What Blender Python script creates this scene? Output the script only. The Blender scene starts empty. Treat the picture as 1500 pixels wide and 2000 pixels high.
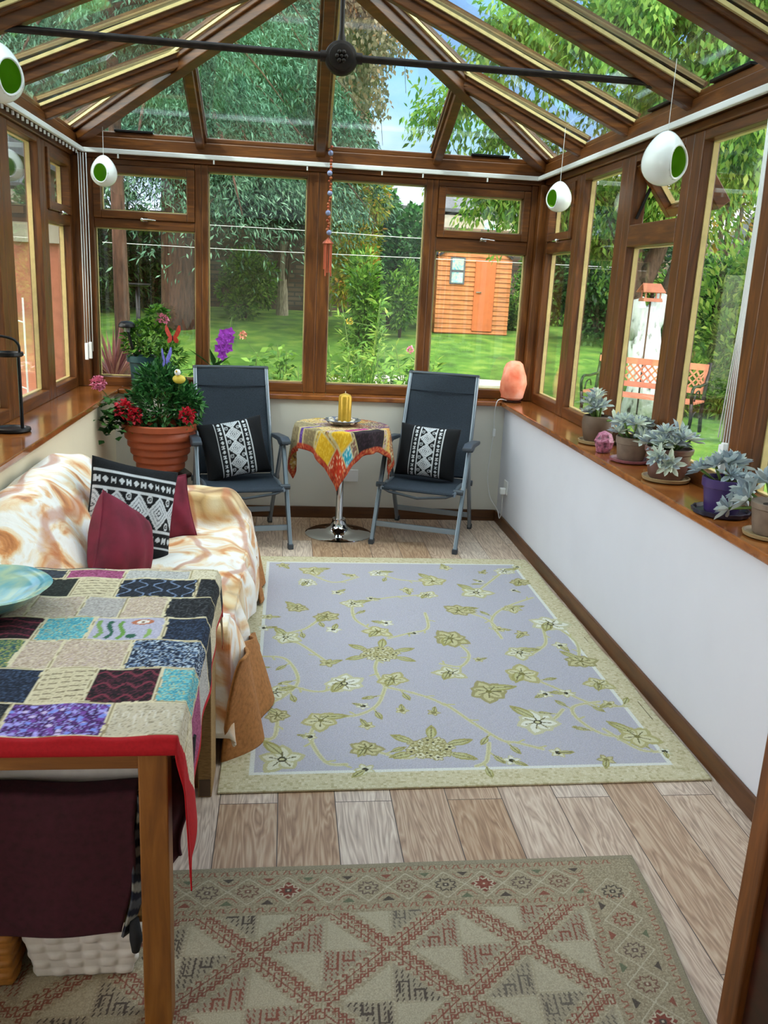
import bpy, bmesh, math, random
import numpy as np
from mathutils import Vector, Matrix

random.seed(7); RNG = np.random.default_rng(11)
SC = bpy.context.scene; COL = SC.collection
S = 1.1          # metres per drawing unit (every length below is in drawing units)
PI = math.pi

# ------------------------------------------------------------------ camera
F_PX, YAW, PITCH, ROLL, EYE = 1690.523, 0.119818, -0.257157, -0.0495109, 1.5
_f = Vector((math.sin(YAW)*math.cos(PITCH), math.cos(YAW)*math.cos(PITCH), math.sin(PITCH)))
_r0 = Vector((math.cos(YAW), -math.sin(YAW), 0)); _d0 = _f.cross(_r0)
_r = _r0*math.cos(ROLL) + _d0*math.sin(ROLL); _d = -_r0*math.sin(ROLL) + _d0*math.cos(ROLL)
cam_data = bpy.data.cameras.new('camera'); cam = bpy.data.objects.new('camera', cam_data); COL.objects.link(cam)
cam_data.sensor_fit = 'HORIZONTAL'; cam_data.sensor_width = 36; cam_data.lens = 36*F_PX/1500
cam_data.clip_start = 0.05; cam_data.clip_end = 300
M = Matrix.Identity(4)
for i, v in enumerate((_r, -_d, -_f)):
    for j in range(3): M[j][i] = v[j]
M[2][3] = EYE*S
cam.matrix_world = M
SC.camera = cam

def at(u, v, y):
    """the point of the plane y = const that the photograph shows at pixel (u, v), in drawing units"""
    a, b = (u-750)/F_PX, (v-1000)/F_PX
    d = _r*a + _d*b + _f
    t = y/d.y
    return (d.x*t, y, EYE+d.z*t)

# ------------------------------------------------------------------ sky, sun, exposure
SC.view_settings.view_transform = 'Standard'; SC.view_settings.look = 'None'
SC.view_settings.gamma = 1; SC.view_settings.use_curve_mapping = False
SC.view_settings.exposure = 0.85
SKY_STRENGTH = 0.9; CLOUD = 1.15; SKY_FILL = 3.4; SUN_ENERGY = 1.7
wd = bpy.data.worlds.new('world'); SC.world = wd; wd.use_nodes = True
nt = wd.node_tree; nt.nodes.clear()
def N(nt, t, **k):
    n = nt.nodes.new(t)
    for a, b in k.items():
        if a.startswith('i_'):
            key = a[2:]; key = int(key) if key.isdigit() else key.replace('_', ' ')
            n.inputs[key].default_value = b
        else: setattr(n, a, b)
    return n
def LK(nt, a, b): nt.links.new(a, b)
tc = N(nt, 'ShaderNodeTexCoord'); sep = N(nt, 'ShaderNodeSeparateXYZ'); LK(nt, tc.outputs['Generated'], sep.inputs[0])
ramp = N(nt, 'ShaderNodeValToRGB'); LK(nt, sep.outputs['Z'], ramp.inputs[0])
cr = ramp.color_ramp; cr.elements[0].position = 0.0; cr.elements[0].color = (.85, .95, 1.1, 1)
cr.elements[1].position = 0.75; cr.elements[1].color = (.13, .38, 1.0, 1)
e = cr.elements.new(0.22); e.color = (.42, .68, 1.15, 1)
mp = N(nt, 'ShaderNodeMapping'); LK(nt, tc.outputs['Generated'], mp.inputs[0]); mp.inputs['Scale'].default_value = (1.6, 1.6, 4.2); mp.inputs['Location'].default_value = (0.3, 0.9, 0.2)
nz = N(nt, 'ShaderNodeTexNoise', i_Scale=1.3, i_Detail=7.0, i_Roughness=0.55); LK(nt, mp.outputs[0], nz.inputs['Vector'])
cramp = N(nt, 'ShaderNodeValToRGB'); LK(nt, nz.outputs['Fac'], cramp.inputs[0])
cramp.color_ramp.elements[0].position = .47; cramp.color_ramp.elements[1].position = .66
mx = N(nt, 'ShaderNodeMix', data_type='RGBA'); LK(nt, cramp.outputs[0], mx.inputs['Factor'])
LK(nt, ramp.outputs[0], mx.inputs['A']); mx.inputs['B'].default_value = (CLOUD, CLOUD, CLOUD*1.02, 1)
# open blue patch over the garden; unseen sky elsewhere brightened evenly to light the room
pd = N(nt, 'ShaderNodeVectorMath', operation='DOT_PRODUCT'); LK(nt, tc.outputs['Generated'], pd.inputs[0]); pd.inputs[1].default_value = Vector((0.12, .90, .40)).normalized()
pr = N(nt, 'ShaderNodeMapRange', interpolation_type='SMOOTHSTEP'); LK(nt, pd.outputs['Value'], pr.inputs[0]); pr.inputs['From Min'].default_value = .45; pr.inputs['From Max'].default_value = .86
mz = N(nt, 'ShaderNodeMix', data_type='RGBA'); LK(nt, pr.outputs[0], mz.inputs['Factor']); mz.inputs['A'].default_value = (SKY_FILL*1.03, SKY_FILL, SKY_FILL*.97, 1); LK(nt, mx.outputs['Result'], mz.inputs['B'])
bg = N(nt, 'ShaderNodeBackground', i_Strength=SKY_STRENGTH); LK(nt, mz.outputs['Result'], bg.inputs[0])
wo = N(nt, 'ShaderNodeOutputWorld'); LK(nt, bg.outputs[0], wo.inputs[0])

sl = bpy.data.lights.new('sun', 'SUN'); sl.energy = SUN_ENERGY; sl.angle = math.radians(3); sl.color = (1, .94, .82)
so = bpy.data.objects.new('sun', sl); COL.objects.link(so)
so.rotation_euler = Vector((0.42, 0.78, -0.80)).to_track_quat('-Z', 'Y').to_euler()
so.location = (0, -6, 20)

# ------------------------------------------------------------------ materials
MATS = {}
def srgb(c):
    return tuple((x/12.92 if x <= .04045 else ((x+.055)/1.055)**2.4) for x in c[:3]) + (1,)
def hx(h): return srgb(tuple(int(h[i:i+2], 16)/255 for i in (0, 2, 4)))
def base(name, rough=.6, metal=0, spec=.5):
    m = bpy.data.materials.new(name); m.use_nodes = True; t = m.node_tree
    b = t.nodes['Principled BSDF']; b.inputs['Roughness'].default_value = rough; b.inputs['Metallic'].default_value = metal
    b.inputs['Specular IOR Level'].default_value = spec
    MATS[name] = m; return m, t, b
def noise_col(t, cols, scale=5, detail=4, stretch=(1, 1, 1), coord='Object', lo=.3, hi=.7, rough=.5, dist=0):
    tc = N(t, 'ShaderNodeTexCoord'); mp = N(t, 'ShaderNodeMapping'); LK(t, tc.outputs[coord], mp.inputs[0]); mp.inputs['Scale'].default_value = stretch
    nz = N(t, 'ShaderNodeTexNoise', i_Scale=scale, i_Detail=detail, i_Roughness=rough, i_Distortion=dist); LK(t, mp.outputs[0], nz.inputs['Vector'])
    r = N(t, 'ShaderNodeValToRGB'); LK(t, nz.outputs['Fac'], r.inputs[0]); el = r.color_ramp.elements
    n = len(cols)
    for i, c in enumerate(cols):
        p = lo+(hi-lo)*i/max(1, n-1)
        if i < 2: el[i].position = p; el[i].color = c
        else: e = el.new(p); e.color = c
    return nz, r
def bump(t, b, src, strength=.3, dist=.01):
    bp = N(t, 'ShaderNodeBump', i_Strength=strength, i_Distance=dist); LK(t, src, bp.inputs['Height']); LK(t, bp.outputs[0], b.inputs['Normal'])
def simple(name, h, rough=.6, metal=0, var=.12, scale=14, bmp=.15, spec=.5, stretch=(1, 1, 1), bd=.004):
    m, t, b = base(name, rough, metal, spec); c = hx(h)
    d = tuple(x*(1-var*1.6) for x in c[:3])+(1,); l = tuple(min(1, x*(1+var)) for x in c[:3])+(1,)
    nz, r = noise_col(t, [d, c, l], scale, 5, stretch); LK(t, r.outputs[0], b.inputs['Base Color'])
    if bmp: bump(t, b, nz.outputs['Fac'], bmp, bd)
    return m
def attr_mat(name, rough=.85, bmp=.35, scale=160, var=.25, attr='pat', sheen=0, metal=0):
    m, t, b = base(name, rough, metal, .3)
    a = N(t, 'ShaderNodeAttribute', attribute_name=attr)
    nz, r = noise_col(t, [(1-var,)*3+(1,), (1, 1, 1, 1)], scale, 3, lo=.35, hi=.65)
    mu = N(t, 'ShaderNodeMix', data_type='RGBA', blend_type='MULTIPLY'); mu.inputs['Factor'].default_value = 1
    LK(t, a.outputs['Color'], mu.inputs['A']); LK(t, r.outputs[0], mu.inputs['B']); LK(t, mu.outputs['Result'], b.inputs['Base Color'])
    bump(t, b, nz.outputs['Fac'], bmp, .002)
    if sheen: b.inputs['Sheen Weight'].default_value = sheen
    return m
def leaf_mat(name, cols, rough=.5, trans=.35):
    """leaf colours vary from leaf to leaf by a per-face value"""
    m, t, b = base(name, rough, 0, .3)
    a = N(t, 'ShaderNodeAttribute', attribute_name='rnd')
    r = N(t, 'ShaderNodeValToRGB'); LK(t, a.outputs['Fac'], r.inputs[0]); el = r.color_ramp.elements
    for i, c in enumerate(cols):
        p = i/(len(cols)-1)
        if i < 1: el[0].position = 0; el[0].color = hx(c)
        elif i == len(cols)-1: el[-1].position = 1; el[-1].color = hx(c)
        else: e = el.new(p); e.color = hx(c)
    LK(t, r.outputs[0], b.inputs['Base Color'])
    tr = N(t, 'ShaderNodeBsdfTranslucent'); LK(t, r.outputs[0], tr.inputs[0])
    ms = N(t, 'ShaderNodeMixShader'); ms.inputs[0].default_value = trans
    out = t.nodes['Material Output']; LK(t, b.outputs[0], ms.inputs[1]); LK(t, tr.outputs[0], ms.inputs[2]); LK(t, ms.outputs[0], out.inputs[0])
    return m
def wood(name, dark, mid, light, rough=.4, stretch=(14, 14, 1.2), scale=3, coat=0):
    m, t, b = base(name, rough)
    nz, r = noise_col(t, [hx(dark), hx(mid), hx(light)], scale, 8, stretch, lo=.3, hi=.72, rough=.6, dist=.6)
    LK(t, r.outputs[0], b.inputs['Base Color']); bump(t, b, nz.outputs['Fac'], .12, .002)
    if coat: b.inputs['Coat Weight'].default_value = coat; b.inputs['Coat Roughness'].default_value = .15
    return m
wood('frame_v', '44230c', '623612', '7f4b1e', .38)
wood('frame_h', '44230c', '623612', '7f4b1e', .38, (1.2, 1.2, 14))
wood('sill', '6e3a16', '8f5325', 'a8662f', .16, (3, 3, 10), coat=.6)
wood('skirting', '3d220e', '573314', '68401c', .45, (1, 1, 10))
wood('oak', '6b3f18', '84531f', '9a662e', .4, (12, 12, 1.2))
wood('oak_h', '6b3f18', '84531f', '9a662e', .4, (1.2, 12, 12))
wood('dark_wood', '1c0c08', '2e130c', '40190f', .3, (4, 4, 10))
simple('bead', 'e0c98e', .35, .2, .08, 30, .05)
simple('wall_left', 'e8dbc2', .85, 0, .02, 3, .05)
simple('wall_cream', 'dbd8d0', .85, 0, .02, 3, .05)
simple('wall_white', 'd3d3dd', .85, 0, .02, 3, .05)
simple('white_plastic', 'e8e8ea', .35, 0, .02, 5, 0)
simple('white_gloss', 'eef0f2', .12, 0, .01, 5, 0)
simple('egg_green', 'a9dc4c', .2, 0, .08, 8, 0)
simple('dark_iron', '2c2320', .45, .6, .2, 30, .3)
simple('black_metal', '1b1b1d', .35, .5, .1, 30, .1)
simple('chrome', 'd8dadc', .06, 1, .01, 5, 0)
simple('alu', '8b97a4', .34, .75, .04, 8, .05)
simple('grey_plastic', '3b424c', .45, 0, .05, 20, .05)
simple('chair_fabric', '2d3642', .75, 0, .25, 220, .3, .3)
simple('red_cloth', 'b3101c', .7, 0, .1, 40, .2)
simple('burgundy', '72122e', .8, 0, .22, 12, .2)
simple('dark_burgundy', '3a0d1c', .9, 0, .2, 60, .4)
simple('tan_fleece', 'a9713f', .95, 0, .16, 70, .6)
simple('black_cloth', '17181d', .85, 0, .2, 80, .3)
simple('terracotta', 'a8502f', .45, 0, .06, 10, .06)
simple('clay_dark', '5e4a3a', .6, 0, .2, 14, .2)
simple('clay_brown', '6b4a42', .35, 0, .25, 10, .2)
simple('clay_grey', '7a685a', .7, 0, .15, 20, .2)
simple('saucer_tan', '9c8560', .5, 0, .12, 12, .1)
simple('saucer_rose', '8f5660', .4, 0, .15, 12, .1)
simple('purple', '3d2b62', .35, 0, .05, 6, .03)
simple('purple_dark', '1d1a30', .4, 0, .1, 8, .05)
simple('green_pot', '1e3f46', .4, 0, .06, 8, .04)
simple('soil', '2b1d14', .95, 0, .4, 60, .8)
simple('gold_wax', 'c9a033', .32, .35, .1, 20, .1)
simple('yellow', 'd8c04a', .5, 0, .1, 20, .1)
simple('weave_white', 'd8d2cc', .55, 0, .06, 30, .1)
simple('wicker', 'a9702f', .5, 0, .2, 40, .2)
simple('cardboard', '9a7a4e', .9, 0, .2, 60, .5, stretch=(1, 1, 6))
simple('tubegold', 'b9a68c', .3, .6, .1, 12, .05)
simple('rose_pink', 'e58aa8', .6, 0, .15, 60, .2)
simple('crimson', 'c3122e', .6, 0, .2, 60, .2)
simple('orchid', 'a63ac0', .5, 0, .2, 50, .2)
simple('salmon', 'c47a62', .5, 0, .12, 10, .1)
simple('bfly_red', 'c03018', .5, 0, .25, 60, .1)
simple('bfly_blue', '6a68c0', .5, 0, .25, 60, .1)
simple('stem', '5d7a35', .6, 0, .2, 30, .1)
simple('bark', '5a473a', .95, 0, .35, 9, 1, stretch=(3, 3, .7), bd=.03)
simple('bark_red', '553a2d', .95, 0, .4, 7, 1, stretch=(3, 3, .6), bd=.03)
simple('bark_pale', 'a49a86', .95, 0, .35, 9, 1, stretch=(3, 3, .7), bd=.03)
simple('pebbledash', 'c6bda2', .95, 0, .3, 90, 1, bd=.02)
simple('slate', '5b5f66', .8, 0, .2, 12, .4)
simple('render_pale', 'bdb3a4', .9, 0, .12, 4, .2)
simple('felt', '33353a', .9, 0, .2, 20, .3)
simple('door_orange', 'bf6838', .6, 0, .08, 6, .1)
simple('paving', 'b9b5aa', .85, 0, .12, 5, .3)
simple('netting', 'a8aaa0', .8, 0, .3, 80, .3)
simple('copper', 'b0563c', .35, .6, .1, 10, .05)
simple('bead_blue', '8a90b8', .2, .2, .2, 10, 0)
simple('bead_amber', 'a8562c', .25, .1, .2, 10, 0)
simple('dish', '8d8f96', .2, .5, .3, 40, .2)
simple('shell', 'd9cfc0', .5, 0, .2, 40, .2)
simple('geode', 'a3607a', .35, 0, .5, 60, .8, bd=.01)
attr_mat('patterned_cloth', var=.14); attr_mat('rug_pile', .95, .5, 220, .22); attr_mat('flatweave', .95, .5, 300, .3)
attr_mat('cushion_cloth', .85, .3, 300, .2)
# glass
def glass(name, tint, refl, dirt=0.0, scale=2.0):
    m = bpy.data.materials.new(name); m.use_nodes = True; t = m.node_tree; t.nodes.clear(); MATS[name] = m
    tr = N(t, 'ShaderNodeBsdfTransparent'); tr.inputs[0].default_value = tint
    gl = N(t, 'ShaderNodeBsdfGlossy', i_Roughness=.01); gl.inputs[0].default_value = (1, 1, 1, 1)
    ge = N(t, 'ShaderNodeNewGeometry'); dt = N(t, 'ShaderNodeVectorMath', operation='DOT_PRODUCT'); LK(t, ge.outputs['Incoming'], dt.inputs[0]); LK(t, ge.outputs['Normal'], dt.inputs[1])
    ab = N(t, 'ShaderNodeMath', operation='ABSOLUTE'); LK(t, dt.outputs['Value'], ab.inputs[0]); om = N(t, 'ShaderNodeMath', operation='SUBTRACT'); om.inputs[0].default_value = 1; LK(t, ab.outputs[0], om.inputs[1])
    pw = N(t, 'ShaderNodeMath', operation='POWER'); LK(t, om.outputs[0], pw.inputs[0]); pw.inputs[1].default_value = 5
    mu = N(t, 'ShaderNodeMath', operation='MULTIPLY_ADD'); LK(t, pw.outputs[0], mu.inputs[0]); mu.inputs[1].default_value = .95-.04*refl; mu.inputs[2].default_value = .04*refl
    ms = N(t, 'ShaderNodeMixShader'); LK(t, mu.outputs[0], ms.inputs[0]); LK(t, tr.outputs[0], ms.inputs[1]); LK(t, gl.outputs[0], ms.inputs[2])
    last = ms
    if dirt:
        df = N(t, 'ShaderNodeBsdfDiffuse'); df.inputs[0].default_value = (.8, .85, .85, 1)
        nz, r = noise_col(t, [(0, 0, 0, 1), (1, 1, 1, 1)], scale, 6, (1, 1, 1), lo=.42, hi=.75)
        m2 = N(t, 'ShaderNodeMath', operation='MULTIPLY'); LK(t, r.outputs[0], m2.inputs[0]); m2.inputs[1].default_value = dirt
        m3 = N(t, 'ShaderNodeMixShader'); LK(t, m2.outputs[0], m3.inputs[0]); LK(t, ms.outputs[0], m3.inputs[1]); LK(t, df.outputs[0], m3.inputs[2]); last = m3
    o = N(t, 'ShaderNodeOutputMaterial'); LK(t, last.outputs[0], o.inputs[0])
glass('glass_window', (.95, .97, .96, 1), 1.2, .02)
glass('glass_roof', (.80, .90, .91, 1), 1.9, .05, 3)
# planks
m, t, b = base('planks', .42)
tc = N(t, 'ShaderNodeTexCoord'); mp = N(t, 'ShaderNodeMapping'); LK(t, tc.outputs['Object'], mp.inputs[0]); mp.inputs['Rotation'].default_value = (0, 0, PI/2)
br = N(t, 'ShaderNodeTexBrick', i_Scale=1.0, i_Mortar_Size=.0016, i_Bias=0.0, i_Brick_Width=1.25, i_Row_Height=.187, i_Mortar_Smooth=0.2)
br.offset = .37; br.inputs['Color1'].default_value = (0, 0, 0, 1); br.inputs['Color2'].default_value = (1, 1, 1, 1); br.inputs['Mortar'].default_value = (.5, .5, .5, 1)
LK(t, mp.outputs[0], br.inputs['Vector'])
mp2 = N(t, 'ShaderNodeMapping'); LK(t, tc.outputs['Object'], mp2.inputs[0]); mp2.inputs['Scale'].default_value = (9, .9, 1)
ad = N(t, 'ShaderNodeVectorMath', operation='MULTIPLY_ADD'); ad.inputs[1].default_value = (7, 13, 5); LK(t, br.outputs['Color'], ad.inputs[0]); LK(t, mp2.outputs[0], ad.inputs[2])
wv = N(t, 'ShaderNodeTexNoise', i_Scale=1.6, i_Detail=3.0, i_Distortion=.5); LK(t, ad.outputs[0], wv.inputs['Vector'])
rg = N(t, 'ShaderNodeMath', operation='MULTIPLY'); LK(t, wv.outputs['Fac'], rg.inputs[0]); rg.inputs[1].default_value = 26
fr = N(t, 'ShaderNodeMath', operation='PINGPONG'); LK(t, rg.outputs[0], fr.inputs[0]); fr.inputs[1].default_value = 1
fine = N(t, 'ShaderNodeTexNoise', i_Scale=14.0, i_Detail=4.0); mp3 = N(t, 'ShaderNodeMapping'); LK(t, tc.outputs['Object'], mp3.inputs[0]); mp3.inputs['Scale'].default_value = (8, .5, 1); LK(t, mp3.outputs[0], fine.inputs['Vector'])
mxa = N(t, 'ShaderNodeMix', data_type='FLOAT'); mxa.inputs['Factor'].default_value = .62; LK(t, fr.outputs[0], mxa.inputs['A']); LK(t, fine.outputs['Fac'], mxa.inputs['B'])
rr = N(t, 'ShaderNodeValToRGB'); LK(t, mxa.outputs['Result'], rr.inputs[0])
el = rr.color_ramp.elements; el[0].position = .15; el[0].color = hx('917a6c'); el[1].position = .85; el[1].color = hx('dfccba'); e = el.new(.5); e.color = hx('c0a795')
hs = N(t, 'ShaderNodeHueSaturation'); LK(t, rr.outputs[0], hs.inputs['Color'])
v1 = N(t, 'ShaderNodeMapRange'); LK(t, br.outputs['Color'], v1.inputs[0]); v1.inputs['To Min'].default_value = .78; v1.inputs['To Max'].default_value = 1.12; LK(t, v1.outputs[0], hs.inputs['Value'])
v2 = N(t, 'ShaderNodeMapRange'); LK(t, br.outputs['Color'], v2.inputs[0]); v2.inputs['To Min'].default_value = 1.5; v2.inputs['To Max'].default_value = .8; LK(t, v2.outputs[0], hs.inputs['Saturation'])
mo = N(t, 'ShaderNodeMix', data_type='RGBA'); LK(t, br.outputs['Fac'], mo.inputs['Factor']); LK(t, hs.outputs[0], mo.inputs['A']); mo.inputs['B'].default_value = hx('4a3d36')
LK(t, mo.outputs['Result'], b.inputs['Base Color']); bump(t, b, mxa.outputs['Result'], .08, .001)
# brick garden wall / shed boards
def brick_mat(name, c1, c2, mortar, w, h, ms, scale=1.0, coord_rot=(PI/2, 0, 0), bs=.6):
    m, t, b = base(name, .9); tc = N(t, 'ShaderNodeTexCoord'); mp = N(t, 'ShaderNodeMapping'); LK(t, tc.outputs['Object'], mp.inputs[0]); mp.inputs['Rotation'].default_value = coord_rot
    br = N(t, 'ShaderNodeTexBrick', i_Scale=scale, i_Mortar_Size=ms, i_Brick_Width=w, i_Row_Height=h); br.inputs['Color1'].default_value = hx(c1); br.inputs['Color2'].default_value = hx(c2); br.inputs['Mortar'].default_value = hx(mortar)
    LK(t, mp.outputs[0], br.inputs['Vector'])
    nz, r = noise_col(t, [(.45, .45, .45, 1), (1.15, 1.15, 1.15, 1)], 1.3, 6, lo=.3, hi=.7)
    mu = N(t, 'ShaderNodeMix', data_type='RGBA', blend_type='MULTIPLY'); mu.inputs['Factor'].default_value = 1; LK(t, br.outputs['Color'], mu.inputs['A']); LK(t, r.outputs[0], mu.inputs['B'])
    LK(t, mu.outputs['Result'], b.inputs['Base Color']); iv = N(t, 'ShaderNodeMath', operation='SUBTRACT'); iv.inputs[0].default_value = 1; LK(t, br.outputs['Fac'], iv.inputs[1]); bump(t, b, iv.outputs[0], bs, .02)
brick_mat('brick', '5f4a3e', '857460', '56534a', .42, .13, .025)
simple('shed_boards', 'b87442', .7, 0, .25, 3, .2, stretch=(1, 1, 5))
m, t, b = base('lawn', .95); nz, r = noise_col(t, [hx('3f6a1e'), hx('5c8f2a'), hx('86a83f')], 2.2, 8, lo=.3, hi=.7); LK(t, r.outputs[0], b.inputs['Base Color'])
nz2, r2 = noise_col(t, [(0, 0, 0, 1), (1, 1, 1, 1)], 60, 4); bump(t, b, nz2.outputs['Fac'], .9, .05)
# the sofa throw: printed fleece in cream, white, orange and brown
m, t, b = base('throw_print', .9); b.inputs['Sheen Weight'].default_value = .3
nz, r = noise_col(t, [hx('a8602c'), hx('d98f50'), hx('edd0a8'), hx('f4f0ec'), hx('f0e8e0'), hx('e6b888'), hx('cf7a3e')], 2.3, 5, (1.2, 1.8, 1.6), lo=.28, hi=.72, dist=1.6)
tc = N(t, 'ShaderNodeTexCoord'); vo = N(t, 'ShaderNodeTexVoronoi', i_Scale=8.5); LK(t, tc.outputs['Object'], vo.inputs['Vector'])
vr = N(t, 'ShaderNodeValToRGB'); LK(t, vo.outputs['Distance'], vr.inputs[0]); el = vr.color_ramp.elements; el[0].position = .15; el[0].color = hx('ead9b4'); el[1].position = .8; el[1].color = hx('94682f'); e = el.new(.5); e.color = hx('d6b27c')
msk, mr = noise_col(t, [(0, 0, 0, 1), (1, 1, 1, 1)], 1.3, 2, (1, 1, 1), lo=.52, hi=.58)
mA = N(t, 'ShaderNodeMix', data_type='RGBA'); LK(t, mr.outputs[0], mA.inputs['Factor']); LK(t, r.outputs[0], mA.inputs['A']); LK(t, vr.outputs[0], mA.inputs['B'])
wv = N(t, 'ShaderNodeTexWave', i_Scale=1.4, i_Distortion=9.0, i_Detail=3.0); LK(t, tc.outputs['Object'], wv.inputs['Vector'])
wr = N(t, 'ShaderNodeValToRGB'); LK(t, wv.outputs['Fac'], wr.inputs[0]); el = wr.color_ramp.elements; el[0].position = .02; el[0].color = (1, 1, 1, 1); el[1].position = .13; el[1].color = (0, 0, 0, 1)
wm = N(t, 'ShaderNodeMath', operation='MULTIPLY'); LK(t, wr.outputs[0], wm.inputs[0]); wm.inputs[1].default_value = .65
mB = N(t, 'ShaderNodeMix', data_type='RGBA'); LK(t, wm.outputs[0], mB.inputs['Factor']); LK(t, mA.outputs['Result'], mB.inputs['A']); mB.inputs['B'].default_value = hx('b8622f')
LK(t, mB.outputs['Result'], b.inputs['Base Color']); f2, _ = noise_col(t, [(0, 0, 0, 1), (1, 1, 1, 1)], 120, 3); bump(t, b, f2.outputs['Fac'], .4, .003)
# salt lamp rock, blue glass bowl
m, t, b = base('salt_rock', .5); nz, r = noise_col(t, [hx('d9613f'), hx('ef9274'), hx('f3bfae')], 7, 6); LK(t, r.outputs[0], b.inputs['Base Color']); bump(t, b, nz.outputs['Fac'], .8, .01)
b.inputs['Subsurface Weight'].default_value = .25; b.inputs['Subsurface Radius'].default_value = (.05, .02, .01)
m, t, b = base('blue_glass', .12); nz, r = noise_col(t, [hx('3f7f95'), hx('6fb3c2'), hx('b9cfae'), hx('5aa0b5')], 6, 6, dist=1.0); LK(t, r.outputs[0], b.inputs['Base Color']); b.inputs['Coat Weight'].default_value = .5
# tree trunk painted white
m, t, b = base('painted_bark', .9); nz, r = noise_col(t, [hx('4a4238'), hx('c9d6d6'), hx('dfe9ea')], 5, 8, (2, 2, 1), lo=.3, hi=.5); LK(t, r.outputs[0], b.inputs['Base Color']); bump(t, b, nz.outputs['Fac'], 1, .04)
leaf_mat('leaf_conifer', ['22402c', '3a6248', '568468', '86ac8e'], .6, .25)
leaf_mat('leaf_dark', ['16301a', '24481f', '34602a', '4d7a35'], .5, .25)
leaf_mat('leaf_mid', ['2e5520', '4a7a2c', '6b9a3a', '8fb84e'], .5, .35)
leaf_mat('leaf_yellow', ['5b7a24', '86a035', 'b3b84a', 'c98a3a'], .5, .4)
leaf_mat('leaf_cherry', ['3f6b28', '5f8f35', '8ab04a', 'b0c060'], .45, .45)
leaf_mat('leaf_birch', ['6a5a48', '86745c', 'a08c70', 'a8704a'], .6, .3)
leaf_mat('leaf_gloss', ['1c4020', '2c5f30', '437d42', '6aa35c'], .3, .15)
leaf_mat('leaf_purple', ['46262e', '63383f', '7d504c', '94705f'], .5, .25)
leaf_mat('leaf_ghost', ['8f9aa8', 'aebac0', 'c9d6cc', 'dfe6d4'], .45, .1)
leaf_mat('leaf_ghost_blue', ['8c9aa6', 'a3b2ba', 'b8c6ca', 'd0dad8'], .45, .1)

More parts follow.
